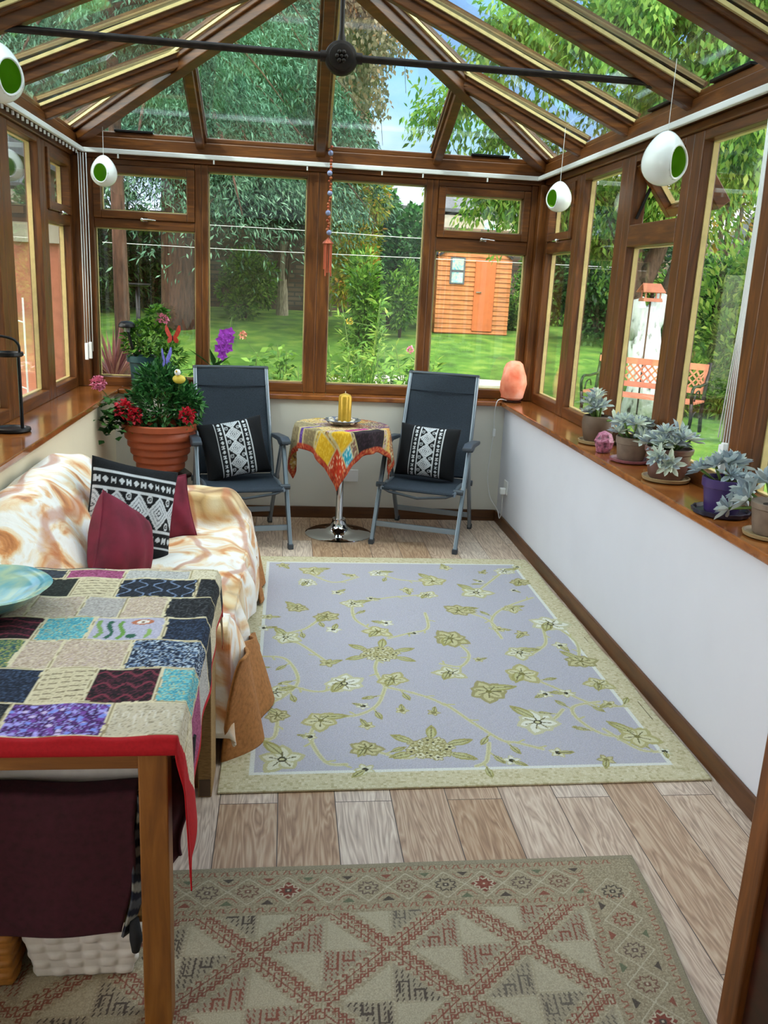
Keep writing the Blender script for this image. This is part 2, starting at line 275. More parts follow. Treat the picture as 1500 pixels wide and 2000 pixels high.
# ------------------------------------------------------------------ geometry helpers
class MB:
    """collects polygons (in drawing units) for ONE mesh object"""
    def __init__(s): s.v = []; s.f = []; s.m = []; s.at = None; s.pat = None; s.rnd = None
    def add(s, vs, fs, mi=0):
        o = len(s.v); s.v.extend(tuple(map(float, p)) for p in vs); s.f.extend(tuple(o+i for i in f) for f in fs); s.m.extend([mi]*len(fs)); return s
    def box(s, a, b, mi=0, rot=None, piv=None):
        x0, x1 = sorted((a[0], b[0])); y0, y1 = sorted((a[1], b[1])); z0, z1 = sorted((a[2], b[2]))
        vs = [(x, y, z) for z in (z0, z1) for x, y in ((x0, y0), (x1, y0), (x1, y1), (x0, y1))]
        if rot is not None:
            pv = Vector(piv if piv is not None else ((x0+x1)/2, (y0+y1)/2, (z0+z1)/2)); vs = [tuple(rot @ (Vector(v)-pv)+pv) for v in vs]
        return s.add(vs, [(3, 2, 1, 0), (4, 5, 6, 7), (0, 1, 5, 4), (1, 2, 6, 5), (2, 3, 7, 6), (3, 0, 4, 7)], mi)
    def bar(s, p, q, w, h, mi=0, up=(0, 0, 1)):
        """rectangular bar from p to q, w wide, h high"""
        p, q = Vector(p), Vector(q); d = (q-p).normalized(); up = Vector(up)
        if abs(d.dot(up)) > .98: up = Vector((0, 1, 0))
        r = d.cross(up).normalized(); u = r.cross(d)
        vs = [tuple(c + r*(a*w/2) + u*(b*h/2)) for c in (p, q) for a, b in ((-1, -1), (1, -1), (1, 1), (-1, 1))]
        return s.add(vs, [(3, 2, 1, 0), (4, 5, 6, 7), (0, 1, 5, 4), (1, 2, 6, 5), (2, 3, 7, 6), (3, 0, 4, 7)], mi)
    def tube(s, pts, r, n=10, mi=0, cap=True, flat=1.0):
        pts = [Vector(p) for p in pts]; rs = r if isinstance(r, (list, tuple)) else [r]*len(pts)
        vs = []; prev = None
        for i, p in enumerate(pts):
            d = (pts[min(i+1, len(pts)-1)]-pts[max(i-1, 0)]).normalized()
            a = prev if prev is not None else (Vector((0, 0, 1)) if abs(d.z) < .9 else Vector((1, 0, 0)))
            x = (a - d*a.dot(d)).normalized(); y = d.cross(x); prev = x
            vs += [tuple(p + x*(rs[i]*flat*math.cos(2*PI*k/n)) + y*(rs[i]*math.sin(2*PI*k/n))) for k in range(n)]
        fs = [(i*n+k, i*n+(k+1) % n, (i+1)*n+(k+1) % n, (i+1)*n+k) for i in range(len(pts)-1) for k in range(n)]
        if cap: fs += [tuple(range(n-1, -1, -1)), tuple((len(pts)-1)*n+k for k in range(n))]
        return s.add(vs, fs, mi)
    def lathe(s, prof, c=(0, 0, 0), n=32, mi=0, sx=1, sy=1, wob=None):
        vs = []
        for j, (r, z) in enumerate(prof):
            for k in range(n):
                a = 2*PI*k/n; rr = r*(wob(a, j) if wob else 1)
                vs.append((c[0]+rr*sx*math.cos(a), c[1]+rr*sy*math.sin(a), c[2]+z))
        fs = [(i*n+k, i*n+(k+1) % n, (i+1)*n+(k+1) % n, (i+1)*n+k) for i in range(len(prof)-1) for k in range(n)]
        if prof[0][0] > 1e-5: fs.append(tuple(range(n-1, -1, -1)))
        if prof[-1][0] > 1e-5: fs.append(tuple((len(prof)-1)*n+k for k in range(n)))
        return s.add(vs, fs, mi)
    def sphere(s, c, r, n=12, mi=0, sc=(1, 1, 1)):
        pr = [(math.sin(PI*i/n)*r, -math.cos(PI*i/n)*r*sc[2]) for i in range(n+1)]; pr[0] = (1e-6, pr[0][1]); pr[-1] = (1e-6, pr[-1][1])
        return s.lathe(pr, c, n+4, mi, sc[0], sc[1])
    def prism(s, poly, h0, h1, axis=2, mi=0):
        """extrude a polygon along an axis between h0 and h1; poly in the other two axes in order"""
        n = len(poly)
        def P(p, h):
            if axis == 2: return (p[0], p[1], h)
            if axis == 1: return (p[0], h, p[1])
            return (h, p[0], p[1])
        vs = [P(p, h0) for p in poly]+[P(p, h1) for p in poly]
        fs = [tuple(range(n-1, -1, -1)), tuple(range(n, 2*n))]+[(i, (i+1) % n, n+(i+1) % n, n+i) for i in range(n)]
        return s.add(vs, fs, mi)
    def leaf(s, p, d, up, L, W, mi=0, fold=.15):
        p, d, up = Vector(p), Vector(d).normalized(), Vector(up)
        r = d.cross(up)
        if r.length < 1e-4: r = d.cross(Vector((1, .3, 0)))
        r.normalize(); u = r.cross(d)
        vs = [p, p+d*L*.45-r*W/2+u*W*fold, p+d*L, p+d*L*.45+r*W/2+u*W*fold, p+d*L*.5]
        return s.add([tuple(v) for v in vs], [(0, 4, 1), (1, 4, 2), (0, 3, 4), (3, 2, 4)], mi)
    def build(s, name, mat, parent=None, smooth=None, bevel=0, world=True, sub=0, solid=0, rnd=False, segs=2):
        me = bpy.data.meshes.new(name); V = np.array(s.v, dtype=np.float64).reshape(-1, 3)*S
        if parent is not None and world:
            inv = np.array(chain(parent).inverted()); V = V @ inv[:3, :3].T + inv[:3, 3]
        me.from_pydata(V.tolist(), [], s.f)
        for mm in (mat if isinstance(mat, (list, tuple)) else [mat]): me.materials.append(MATS[mm])
        if any(s.m): me.polygons.foreach_set('material_index', s.m)
        if smooth: me.polygons.foreach_set('use_smooth', [True]*len(s.f))
        if s.pat is not None:
            a = me.color_attributes.new('pat', 'FLOAT_COLOR', 'POINT'); c = np.ones((len(s.v), 4), dtype=np.float32); c[:, :3] = s.pat; a.data.foreach_set('color', c.ravel())
        if rnd:
            a = me.attributes.new('rnd', 'FLOAT', 'FACE'); k = rnd if isinstance(rnd, int) and rnd > 1 else 1
            q = np.repeat(RNG.random(len(s.f)//k+1), k)[:len(s.f)].astype(np.float32); a.data.foreach_set('value', q)
        o = bpy.data.objects.new(name, me); COL.objects.link(o)
        if parent is not None: o.parent = parent
        if bevel: bm = o.modifiers.new('bevel', 'BEVEL'); bm.width = bevel*S; bm.segments = segs; bm.limit_method = 'ANGLE'
        if sub: sm = o.modifiers.new('sub', 'SUBSURF'); sm.levels = sub; sm.render_levels = sub
        if solid: q = o.modifiers.new('solid', 'SOLIDIFY'); q.thickness = solid*S; q.offset = -1 if solid > 0 else 1; q.thickness = abs(solid)*S
        if smooth and smooth is not True:
            me.set_sharp_from_angle(angle=math.radians(smooth))
        return o
def chain(o):
    m = Matrix(o.matrix_basis)
    while o.parent is not None: o = o.parent; m = o.matrix_basis @ m
    return m
def thing(name, label, cat, loc, rz=0, group=None, kind=None):
    o = bpy.data.objects.new(name, None); COL.objects.link(o); o.location = Vector(loc)*S; o.rotation_euler = (0, 0, rz)
    o.matrix_basis = Matrix.Translation(Vector(loc)*S) @ Matrix.Rotation(rz, 4, 'Z'); o.empty_display_size = .05
    if label: o['label'] = label
    if cat: o['category'] = cat
    if group: o['group'] = group
    if kind: o['kind'] = kind
    return o
def tag(o, label, cat, group=None, kind=None):
    o['label'] = label; o['category'] = cat
    if group: o['group'] = group
    if kind: o['kind'] = kind
    return o
def struct(o, label=None):
    o['kind'] = 'structure'
    if label: o['label'] = label
    return o
def lbl(o, s): o['label'] = s; return o
def clone(root, loc, rz, label, group=None):
    r = root.copy(); COL.objects.link(r); r.matrix_basis = Matrix.Translation(Vector(loc)*S) @ Matrix.Rotation(rz, 4, 'Z')
    r['label'] = label
    if group: r['group'] = group
    def rec(a, b):
        for ch in [c for c in COL.objects if c.parent == a]:
            d = ch.copy(); COL.objects.link(d); d.parent = b; rec(ch, d)
    rec(root, r); return r

# ------------------------------------------------------------------ pattern canvases (a cloth's woven or printed pattern)
class Canvas:
    def __init__(s, w, h, c): s.w, s.h = w, h; s.a = np.empty((h, w, 3), np.float32); s.a[:] = hx(c)[:3]; s.yy, s.xx = np.mgrid[0:h, 0:w].astype(np.float32)
    def _bb(s, x0, y0, x1, y1): return max(0, int(x0)), max(0, int(y0)), min(s.w, int(x1)+2), min(s.h, int(y1)+2)
    def poly(s, pts, c, alpha=1):
        P = np.array(pts, float); x0, y0, x1, y1 = s._bb(P[:, 0].min(), P[:, 1].min(), P[:, 0].max(), P[:, 1].max())
        if x1 <= x0 or y1 <= y0: return
        X = s.xx[y0:y1, x0:x1]; Y = s.yy[y0:y1, x0:x1]; ins = np.zeros(X.shape, bool); n = len(P)
        for i in range(n):
            (ax, ay), (bx, by) = P[i], P[(i+1) % n]
            if ay == by: continue
            ins ^= ((ay > Y) != (by > Y)) & (X < (bx-ax)*(Y-ay)/(by-ay)+ax)
        s.a[y0:y1, x0:x1][ins] = np.array(hx(c)[:3])*alpha + s.a[y0:y1, x0:x1][ins]*(1-alpha)
    def rect(s, x0, y0, x1, y1, c): s.poly([(x0, y0), (x1, y0), (x1, y1), (x0, y1)], c)
    def line(s, p, q, wd, c):
        x0, y0, x1, y1 = s._bb(min(p[0], q[0])-wd, min(p[1], q[1])-wd, max(p[0], q[0])+wd, max(p[1], q[1])+wd)
        if x1 <= x0 or y1 <= y0: return
        X = s.xx[y0:y1, x0:x1]-p[0]; Y = s.yy[y0:y1, x0:x1]-p[1]; dx, dy = q[0]-p[0], q[1]-p[1]; L = dx*dx+dy*dy+1e-9
        t = np.clip((X*dx+Y*dy)/L, 0, 1); m = (X-t*dx)**2+(Y-t*dy)**2 < (wd/2)**2; s.a[y0:y1, x0:x1][m] = hx(c)[:3]
    def path(s, pts, wd, c):
        for a, b in zip(pts[:-1], pts[1:]): s.line(a, b, wd, c)
    def disc(s, x, y, r, c, ry=None):
        ry = ry or r; x0, y0, x1, y1 = s._bb(x-r, y-ry, x+r, y+ry)
        if x1 <= x0 or y1 <= y0: return
        m = ((s.xx[y0:y1, x0:x1]-x)/r)**2+((s.yy[y0:y1, x0:x1]-y)/ry)**2 < 1; s.a[y0:y1, x0:x1][m] = hx(c)[:3]
    def speckle(s, x0, y0, x1, y1, cols, dens=.3, block=1):
        x0, y0, x1, y1 = s._bb(x0, y0, x1-2, y1-2)
        h, w = y1-y0, x1-x0
        if h <= 0 or w <= 0: return
        m = RNG.random((h//block+1, w//block+1)); k = RNG.integers(0, len(cols), m.shape)
        m = m.repeat(block, 0).repeat(block, 1)[:h, :w]; k = k.repeat(block, 0).repeat(block, 1)[:h, :w]
        C = np.array([hx(c)[:3] for c in cols]); sub = s.a[y0:y1, x0:x1]; sel = m < dens; sub[sel] = C[k][sel]
    def sample(s, U, V):
        x = np.clip((U*s.w).astype(int), 0, s.w-1); y = np.clip((V*s.h).astype(int), 0, s.h-1); return s.a[y, x]
def smooth_path(pts, n=8):
    P = [pts[0]]+list(pts)+[pts[-1]]; o = []
    for i in range(1, len(P)-2):
        for k in range(n):
            t = k/n; a, b, c, d = [np.array(P[i+j], float) for j in (-1, 0, 1, 2)]
            o.append(tuple(.5*((2*b)+(-a+c)*t+(2*a-5*b+4*c-d)*t*t+(-a+3*b-3*c+d)*t**3)))
    o.append(tuple(pts[-1])); return o
def grid(nx, ny, fn, canvas=None, uv=None):
    """fn(U, V) -> X, Y, Z arrays; returns MB of a nx x ny grid"""
    V, U = np.mgrid[0:ny+1, 0:nx+1].astype(float); U /= nx; V /= ny
    X, Y, Z = fn(U, V); b = MB(); b.v = list(zip(X.ravel().tolist(), Y.ravel().tolist(), Z.ravel().tolist()))
    i = np.arange(ny)[:, None]*(nx+1)+np.arange(nx)[None]; i = i.ravel(); b.f = np.stack([i, i+1, i+nx+2, i+nx+1], 1).tolist(); b.m = [0]*len(b.f)
    if canvas is not None:
        uu, vv = (U, V) if uv is None else uv(U, V)
        b.pat = canvas.sample(uu.ravel(), vv.ravel())
    return b

# ================================================================== THE ROOM
XR, XL, YB = 1.42, -1.05, 5.50           # inner faces of the dwarf walls
WR, WL, WB = 1.60, -1.27, 5.62           # inner faces of the window frames
Y0 = 1.42                                # house wall, garden-room side
SILL, HEAD = .80, 2.14
struct(MB().box((-2.3, -2.6, -.12), (2.5, 5.78, 0)).build('floor', 'planks'), 'wood-effect laminate plank floor')
struct(MB().box((XR, Y0, 0), (1.76, 5.78, SILL-.03)).build('wall_right', 'wall_white'), 'low white plastered wall under the right windows')
struct(MB().box((XL, Y0, 0), (-1.43, 5.78, SILL-.03)).build('wall_left', 'wall_left'), 'low cream plastered wall under the left windows')
struct(MB().box((XL, YB, 0), (XR, 5.78, SILL-.03)).build('wall_back', 'wall_cream'), 'low off-white plastered wall under the back windows')
def skirt(n, a, b): struct(MB().box(a, b).build(n, 'skirting', bevel=.004))
skirt('baseboard_right', (XR-.015, Y0, 0), (XR, YB, .075)); skirt('baseboard_back', (XL+.015, YB-.015, 0), (XR-.015, YB, .075)); skirt('baseboard_left', (XL, Y0, 0), (XL+.015, YB, .075))
# window sills: one board per side
struct(MB().box((1.385, Y0, SILL-.03), (WR+.02, WB+.02, SILL)).build('trim_1', 'sill', bevel=.006), 'glossy wooden window board along the right wall')
struct(MB().box((-1.02, Y0, SILL-.03), (WL-.02, WB+.02, SILL)).build('trim_2', 'sill', bevel=.006), 'glossy wooden window board along the left wall')
struct(MB().box((-1.02, YB-.03, SILL-.03), (1.385, WB+.02, SILL)).build('trim_3', 'sill', bevel=.006), 'glossy wooden window board along the back wall')
# house wall with the doorway the room is seen through
DL, DR = -.98, .99
MBh = MB().box((-6, 1.18, -.12), (DL, Y0, 5.0)).box((DR, 1.18, -.12), (5.2, Y0, 5.0)).box((DL, 1.18, 2.12), (DR, Y0, 5.0))
struct(MBh.build('wall_front', 'wall_cream'), 'house wall with the wide doorway to the garden room')
dt = struct(thing('trim_4', None, None, (0, 1.3, 0)), 'brown wooden door frame at the near right')
MB().box((.945, 1.37, 0), (1.02, 1.43, 2.12)).box((-1.01, 1.37, 0), (-.945, 1.43, 2.12)).box((-1.01, 1.37, 2.06), (1.02, 1.43, 2.12)).build('frame', 'frame_v', dt, bevel=.004)
MB().box((.962, 1.16, 0), (1.0, 1.37, 2.1)).build('reveal', 'dark_wood', dt, bevel=.003)
# the dining room the camera stands in
struct(MB().box((-2.4, -2.6, -.12), (-2.28, 1.18, .7)).box((-2.4, -2.6, 2.1), (-2.28, 1.18, 2.35)).box((-2.4, -2.6, .7), (-2.28, -2.0, 2.1)).box((-2.4, .6, .7), (-2.28, 1.18, 2.1)).build('wall_dining_left', 'wall_cream'), 'dining room wall with an added unseen opening that lets in daylight')  # unseen opening added to bring daylight onto the near floor
struct(MB().box((2.38, -2.6, -.12), (2.5, 1.18, 2.35)).build('wall_dining_right', 'wall_cream'))
struct(MB().box((-2.28, -2.6, -.12), (2.38, -2.48, 2.35)).build('wall_dining_rear', 'wall_cream'))
struct(MB().box((-2.4, -2.6, 2.35), (2.5, 1.18, 2.45)).build('ceiling_dining', 'wall_cream'))

# windows. (u, w, z): u along the wall, w outward from the inner frame face
SIDE = {'back': lambda u, w, z: (u, WB+w, z), 'right': lambda u, w, z: (WR+w, u, z), 'left': lambda u, w, z: (WL-w, u, z)}
wn = [0]
def wbox(b, sd, u0, u1, w0, w1, z0, z1, mi=0): return b.box(SIDE[sd](u0, w0, z0), SIDE[sd](u1, w1, z1), mi)
def handle(sd, u, z, par):
    P = SIDE[sd]; h = MB(); wbox(h, sd, u-.02, u+.02, -.012, 0, z-.012, z+.012); h.sphere(P(u-.012, -.02, z), .012, 8)
    h.tube([P(u-.012, -.024, z), P(u+.02, -.03, z), P(u+.07, -.028, z-.003)], [.007, .006, .004], 8)
    lbl(h.build('handle', 'chrome', par, smooth=50), 'chrome window handle')
def lining(b, sd, r, w, t=.006):
    u0, u1, z0, z1 = r
    wbox(b, sd, u0, u0+t, w, w+.022, z0, z1); wbox(b, sd, u1-t, u1, w, w+.022, z0, z1); wbox(b, sd, u0, u1, w, w+.022, z0, z0+t); wbox(b, sd, u0, u1, w, w+.022, z1-t, z1)
def window(sd, U0, U1, ops, vent=None, sash_open=0, label=''):
    """one frame with its openings; ops = glazed rectangles; vent = rectangle of the top-hung sash"""
    wn[0] += 1; P = SIDE[sd]; um = (U0+U1)/2
    o = thing('window_%d' % wn[0], None, None, P(um, 0, SILL)); struct(o, label)
    D0, D1 = 0, .07
    fv, fh = MB(), MB(); zs = sorted(ops+([vent] if vent else []), key=lambda r: r[2])
    ul, ur = min(r[0] for r in zs), max(r[1] for r in zs)
    wbox(fv, sd, U0, ul, D0, D1, SILL, HEAD); wbox(fv, sd, ur, U1, D0, D1, SILL, HEAD)
    z = SILL
    for r in zs: wbox(fh, sd, ul, ur, D0, D1, z, r[2]); z = r[3]
    wbox(fh, sd, ul, ur, D0, D1, z, HEAD)
    f = fv.build('frame', 'frame_v', o, bevel=.005); f2 = fh.build('rail', 'frame_h', o, bevel=.005)
    gb, bd = MB(), MB()
    for r in ops:
        wbox(gb, sd, r[0], r[1], .036, .040, r[2], r[3]); lining(bd, sd, r, .040)
        # moulded inner edge of the frame
    gb.build('pane', 'glass_window', o); 
    if vent:
        u0, u1, z0, z1 = vent; e = .045
        pv = Vector(P(um, .03, z1)); ax = Vector(P(1, 0, 0))-Vector(P(0, 0, 0))
        out = Vector(P(0, 1, 0))-Vector(P(0, 0, 0)); ang = sash_open
        if ang:  # turn so that the bottom edge swings outwards
            q = Matrix.Rotation(ang, 3, ax); t = q @ Vector((0, 0, -1))
            if t.dot(out) < 0: q = Matrix.Rotation(-ang, 3, ax)
        else: q = Matrix.Identity(3)
        def rt(b): b.v = [tuple(q @ (Vector(v)-pv)+pv) for v in b.v]; return b
        sb = MB(); w0 = -.012 if not ang else .0
        for a in ((u0, u0+e, z0, z1), (u1-e, u1, z0, z1), (u0+e, u1-e, z0, z0+e), (u0+e, u1-e, z1-e, z1)): wbox(sb, sd, a[0], a[1], w0, .062, a[2], a[3])
        sash = rt(sb).build('sash', 'frame_h', o, bevel=.004)
        g = MB(); wbox(g, sd, u0+e, u1-e, .03, .034, z0+e, z1-e); rt(g).build('pane', 'glass_window', sash)
        l = MB(); lining(l, sd, (u0+e, u1-e, z0+e, z1-e), .034, .007); rt(l).build('glazing_bead', 'bead', sash)
        if ang:
            h = MB(); h.tube([P(um+.05, .01, z0+.03), P(um+.05, -.03, z0+.02), P(um-.03, -.035, z0+.0)], .006, 8); lbl(rt(h).build('handle', 'white_plastic', sash, smooth=50), 'white sash handle')
            st = MB(); st.bar(P(u0+.01, .03, z0+.03), P(u0+.01, .10, z1-.06), .012, .012); st.bar(P(u1-.01, .03, z0+.03), P(u1-.01, .10, z1-.06), .012, .012); st.build('stay', 'black_metal', o)
        else: handle(sd, um, z0-.002 if sd != 'back' else z0, o)
    bd.build('glazing_bead', 'bead', o)
    return o
def full(a, b, t=2.10): return [(a, b, .86, t)]
window('back', -1.2, -.527, [(-1.16, -.566, .86, 1.75)], (-1.16, -.566, 1.805, 2.105), label='back window at the left corner with a small top sash')
window('back', -.527, .182, full(-.487, .108), label='tall back window left of the middle post')
window('back', .182, .885, full(.257, .842), label='tall back window right of the middle post')
window('back', .885, 1.55, [(.928, 1.508, .86, 1.72)], (.92, 1.505, 1.80, 2.10), label='back window at the right corner with a small top sash')
window('right', 4.94, 5.56, [(5.02, 5.50, .86, 1.73)], (5.015, 5.505, 1.80, 2.11), label='right window at the far corner with a small top sash')
window('right', 4.245, 4.94, full(4.335, 4.88), label='second right window from the far corner')
window('right', 3.56, 4.245, [(3.64, 4.165, .86, 1.725)], (3.64, 4.165, 1.825, 2.105), math.radians(38), label='right window whose top sash stands open outwards')
window('right', 2.88, 3.56, full(3.0, 3.475), label='tall right window behind the blind cord')
window('right', 2.16, 2.88, full(2.25, 2.785), label='right window nearest the camera in view')
window('right', 1.44, 2.16, full(1.53, 2.07), label='right window next to the house wall')
window('left', 4.94, 5.56, [(5.03, 5.50, .86, 1.74)], (5.015, 5.505, 1.80, 2.11), label='left window at the far corner with a small top sash')
window('left', 4.245, 4.94, full(4.38, 4.87, 2.11), label='second left window from the far corner')
window('left', 3.56, 4.245, [(3.64, 4.165, .86, 1.725)], (3.64, 4.165, 1.80, 2.105), label='third left window, with a top sash, behind the black candle lantern')
window('left', 2.88, 3.56, full(2.98, 3.475), label='left window beside the sofa')
window('left', 2.16, 2.88, full(2.25, 2.785), label='left window beside the dining table')
window('left', 1.44, 2.16, full(1.53, 2.07), label='left window next to the house wall')
# corner posts
struct(MB().box((WR-.05, WB-.06, SILL), (WR+.07, WB+.07, HEAD)).build('trim_5', 'frame_v', bevel=.006), 'brown corner post, back right')
struct(MB().box((WL-.07, WB-.06, SILL), (WL+.07, WB+.07, HEAD)).build('trim_6', 'frame_v', bevel=.006), 'brown corner post, back left')
# eaves beam
EZ = 2.285
ev = struct(thing('trim_7', None, None, (0.165, WB, HEAD)), 'brown eaves beam on top of the window frames')
def eave(z0, z1, i, o, mat, nm):
    b = MB(); b.box((WL+i, WB-i, z0), (WR-i, WB+o, z1)); b.build(nm, mat, ev, bevel=.006)
    b = MB(); b.box((WR-i, Y0, z0), (WR+o, WB+o, z1)); b.build(nm, mat, ev, bevel=.006)
    b = MB(); b.box((WL-o, Y0, z0), (WL+i, WB+o, z1)); b.build(nm, mat, ev, bevel=.006)
eave(HEAD, 2.175, .012, .08, 'frame_h', 'head_rail'); eave(2.175, EZ-.03, .045, .09, 'frame_h', 'beam'); eave(EZ-.03, EZ, .03, .10, 'frame_h', 'cap')
gut = struct(thing('trim_8', None, None, (0.165, WB, HEAD)), 'white gutter outside the eaves')
MB().box((WL-.2, WB+.11, 2.17), (WR+.2, WB+.2, 2.25)).build('gutter', 'white_plastic', gut, bevel=.01); MB().box((WR+.11, Y0, 2.17), (WR+.2, WB+.2, 2.25)).build('gutter', 'white_plastic', gut, bevel=.01); MB().box((WL-.2, Y0, 2.17), (WL-.11, WB+.2, 2.25)).build('gutter', 'white_plastic', gut, bevel=.01)

# roof: hipped, ridge along x = RX
RX, TP, HALF = .165, .415, 1.435
RZ = EZ+HALF*TP; RY = WB-HALF
def rz(t): return EZ+t*TP
rafs = struct(thing('ceiling_rafters', None, None, (RX, 3.5, EZ)), 'brown glazing bars of the hipped glass roof')
def rafter(p, q, w=.048, h=.072, strip=None, cap=.02):
    p, q = Vector(p), Vector(q); d = (q-p).normalized(); side = d.cross(Vector((0, 0, 1))).normalized(); up = side.cross(d)
    b = MB(); off = up*(-h/2-.004); b.bar(p+off, q+off, w, h, up=up); b.bar(p-up*(h*.35+.0), q-up*(h*.35), w+.03, h*.3, up=up)
    r = b.build('rafter', 'frame_h', rafs, bevel=.005)
    s = MB()
    for sg in (-1, 1):
        if strip is None or sg*side.y < 0: s.bar(p+side*(sg*(w/2+.022))+up*(-.012), q+side*(sg*(w/2+.022))+up*(-.010), .012, .013, up=up)
    s.build('glazing_strip', 'bead', r)
    c = MB(); c.bar(p+up*.022, q+up*.022, w+.03, .02, up=up); c.build('outer_cap', 'frame_h', r)
ys = [4.89, 4.21, 3.55, 2.90, 2.22, 1.56]
for y in ys:
    top = RZ if y <= RY else rz(WB-y); tx = HALF if y <= RY else WB-y
    rafter((WR-.01, y, EZ), (WR-tx+.02, y, top), strip=1)
    rafter((WL+.01, y, EZ), (WL+tx-.02, y, top), strip=1)
rafter((-.527, WB-.01, EZ), (-.527, WB-.73, rz(.73)), strip=1); rafter((.89, WB-.01, EZ), (.89, WB-.73, rz(.73)), strip=1)
rafter((.182, WB-.01, EZ), (RX, RY, RZ), w=.055, strip=1)
rafter((WR, WB, EZ), (RX, RY, RZ), w=.07, h=.09); rafter((WL, WB, EZ), (RX, RY, RZ), w=.07, h=.09)
rafter((RX, RY, RZ), (RX, Y0, RZ), w=.09, h=.12)
g = thing('ceiling', None, None, (RX, 3.5, EZ)); struct(g, 'glass panes of the hipped roof')
th = .006
def pane(pts):
    n = (Vector(pts[1])-Vector(pts[0])).cross(Vector(pts[2])-Vector(pts[0])).normalized()
    if n.z < 0: n = -n
    b = MB(); k = len(pts); vs = list(pts)+[tuple(Vector(p)+n*th) for p in pts]
    b.add(vs, [tuple(range(k-1, -1, -1)), tuple(range(k, 2*k))]+[(i, (i+1) % k, k+(i+1) % k, k+i) for i in range(k)]); b.build('pane', 'glass_roof', g)
bay = [WB]+ys+[Y0]
for a, c in zip(bay[:-1], bay[1:]):
    for X, sg in ((WR, -1), (WL, 1)):
        def pt(y, full): t = min(HALF, WB-y); return (X+sg*t, y, rz(t))
        poly = [(X, a, EZ), (X, c, EZ), pt(c, 1)]
        if c < RY < a: poly.append((RX, RY, RZ))
        if a < WB: poly.append(pt(a, 1))
        pane(poly)
xs = [WL, -.527, RX, .89, WR]
for a, c in zip(xs[:-1], xs[1:]):
    def pt(x): t = min(x-WL, WR-x); return (x, WB-t, rz(t))
    poly = [(a, WB, EZ), (c, WB, EZ)]+([pt(c)] if c < WR else [])+([pt(a)] if a > WL else [])
    pane(poly)
# tie rod with its cast boss and hanger
ZT = 2.308
t = thing('tie_rod', 'dark iron tie rod with a round boss spanning the glass roof', 'tie rod', (.182, 3.55, ZT))
MB().tube([(WL+.03, 3.55, ZT+.01), (.182, 3.55, ZT), (1.44, 3.55, ZT-.002)], .0135, 10).build('rod', 'dark_iron', t, smooth=60)
bm_ = MB(); bm_.lathe([(1e-6, -.028), (.03, -.028), (.045, -.024), (.048, -.016), (.058, -.012), (.062, 0), (.058, .014), (1e-6, .016)], (0, 0, 0), 32)
bm_.v = [(.182+x, 3.545+z, ZT-.004+y) for x, y, z in bm_.v]; bo = bm_.build('boss', 'dark_iron', t, smooth=40)
rs = MB()
for k in range(6):
    a = 2*PI*k/6; rs.sphere((.182+.016*math.cos(a), 3.514, ZT-.004+.016*math.sin(a)), .009, 6)
rs.sphere((.182, 3.512, ZT-.004), .008, 6); rs.build('rosette', 'dark_iron', bo, smooth=True)
for x in (.105, .235): MB().tube([(x, 3.55, ZT), (x+.026, 3.55, ZT)], .02, 10).build('collar', 'dark_iron', t, smooth=60)
MB().tube([(.182, 3.55, ZT+.05), (.182, 3.55, ZT+.09), (.182, 3.55, RZ-.12)], [.018, .009, .009], 8).build('hanger', 'dark_iron', t, smooth=60)
MB().tube([(1.375, 3.55, ZT-.002), (1.43, 3.55, ZT-.002)], .022, 10).box((1.43, 3.53, ZT-.03), (1.545, 3.57, ZT+.018)).prism([(1.40, ZT+.055), (1.44, ZT+.065), (1.55, ZT-.005), (1.47, ZT-.01)], 3.535, 3.565, 1).build('bracket', 'dark_iron', t, bevel=.003)

# the white blind track under the eaves, with its cord and weights
t = thing('blind_track', 'long white blind track running round under the eaves', 'curtain track', (RX, WB-.07, 2.17))
d = .07
MB().bar((WL+d, WB-d, 2.172), (WR-d, WB-d, 2.172), .02, .026).build('rail', 'white_plastic', t, bevel=.004)
MB().bar((WR-d, WB-d, 2.172), (WR-d, Y0+.02, 2.172), .02, .026).build('rail', 'white_plastic', t, bevel=.004)
MB().bar((WL+d, WB-d, 2.172), (WL+d, Y0+.02, 2.172), .02, .026).build('rail', 'white_plastic', t, bevel=.004)
g0 = MB().box((WL+d-.025, 5.5, 2.145), (WL+d-.017, 5.512, 2.162)).build('glider', 'white_plastic', t)
for k in range(1, 26):
    o = g0.copy(); COL.objects.link(o); o.location.y = -.075*k*S
for x in (-1.0, -.45, .1, .55, .8, 1.2): MB().box((x, WB-d-.006, 2.135), (x+.008, WB-d+.006, 2.162)).build('hook', 'white_plastic', t)
t = thing('curtain_pull', 'white hanging cords with two white weights in the left corner', 'blind cord', (-1.19, 5.5, .97))
for k, (x, yy, zb) in enumerate(((-1.212, 5.5, 1.05), (-1.20, 5.505, 1.05), (-1.186, 5.51, 1.06), (-1.17, 5.51, 1.02))):
    MB().tube([(x, yy, 2.15), (x+.002, yy, 1.6), (x, yy, zb)], .0028, 6).build('cord', 'white_plastic', t, smooth=True)
MB().box((-1.215, 5.493, .968), (-1.195, 5.512, 1.068)).build('weight', 'white_plastic', t, bevel=.003); MB().box((-1.193, 5.5, .975), (-1.175, 5.518, 1.075)).build('weight', 'white_plastic', t, bevel=.003)
t = thing('blind_pull', 'long pale blind cord hanging in front of the right windows', 'blind cord', (1.5, 2.8, .97))
for k in range(5):
    o_ = -.012+.006*k
    MB().tube([(1.515, 2.84+o_*.6, 2.15), (1.512, 2.82+o_, 1.8), (1.508, 2.81+o_*1.4, 1.4), (1.50, 2.80+o_*3.2, 1.0+.01*k)], .0022, 6).build('cord', 'white_plastic', t, smooth=True)
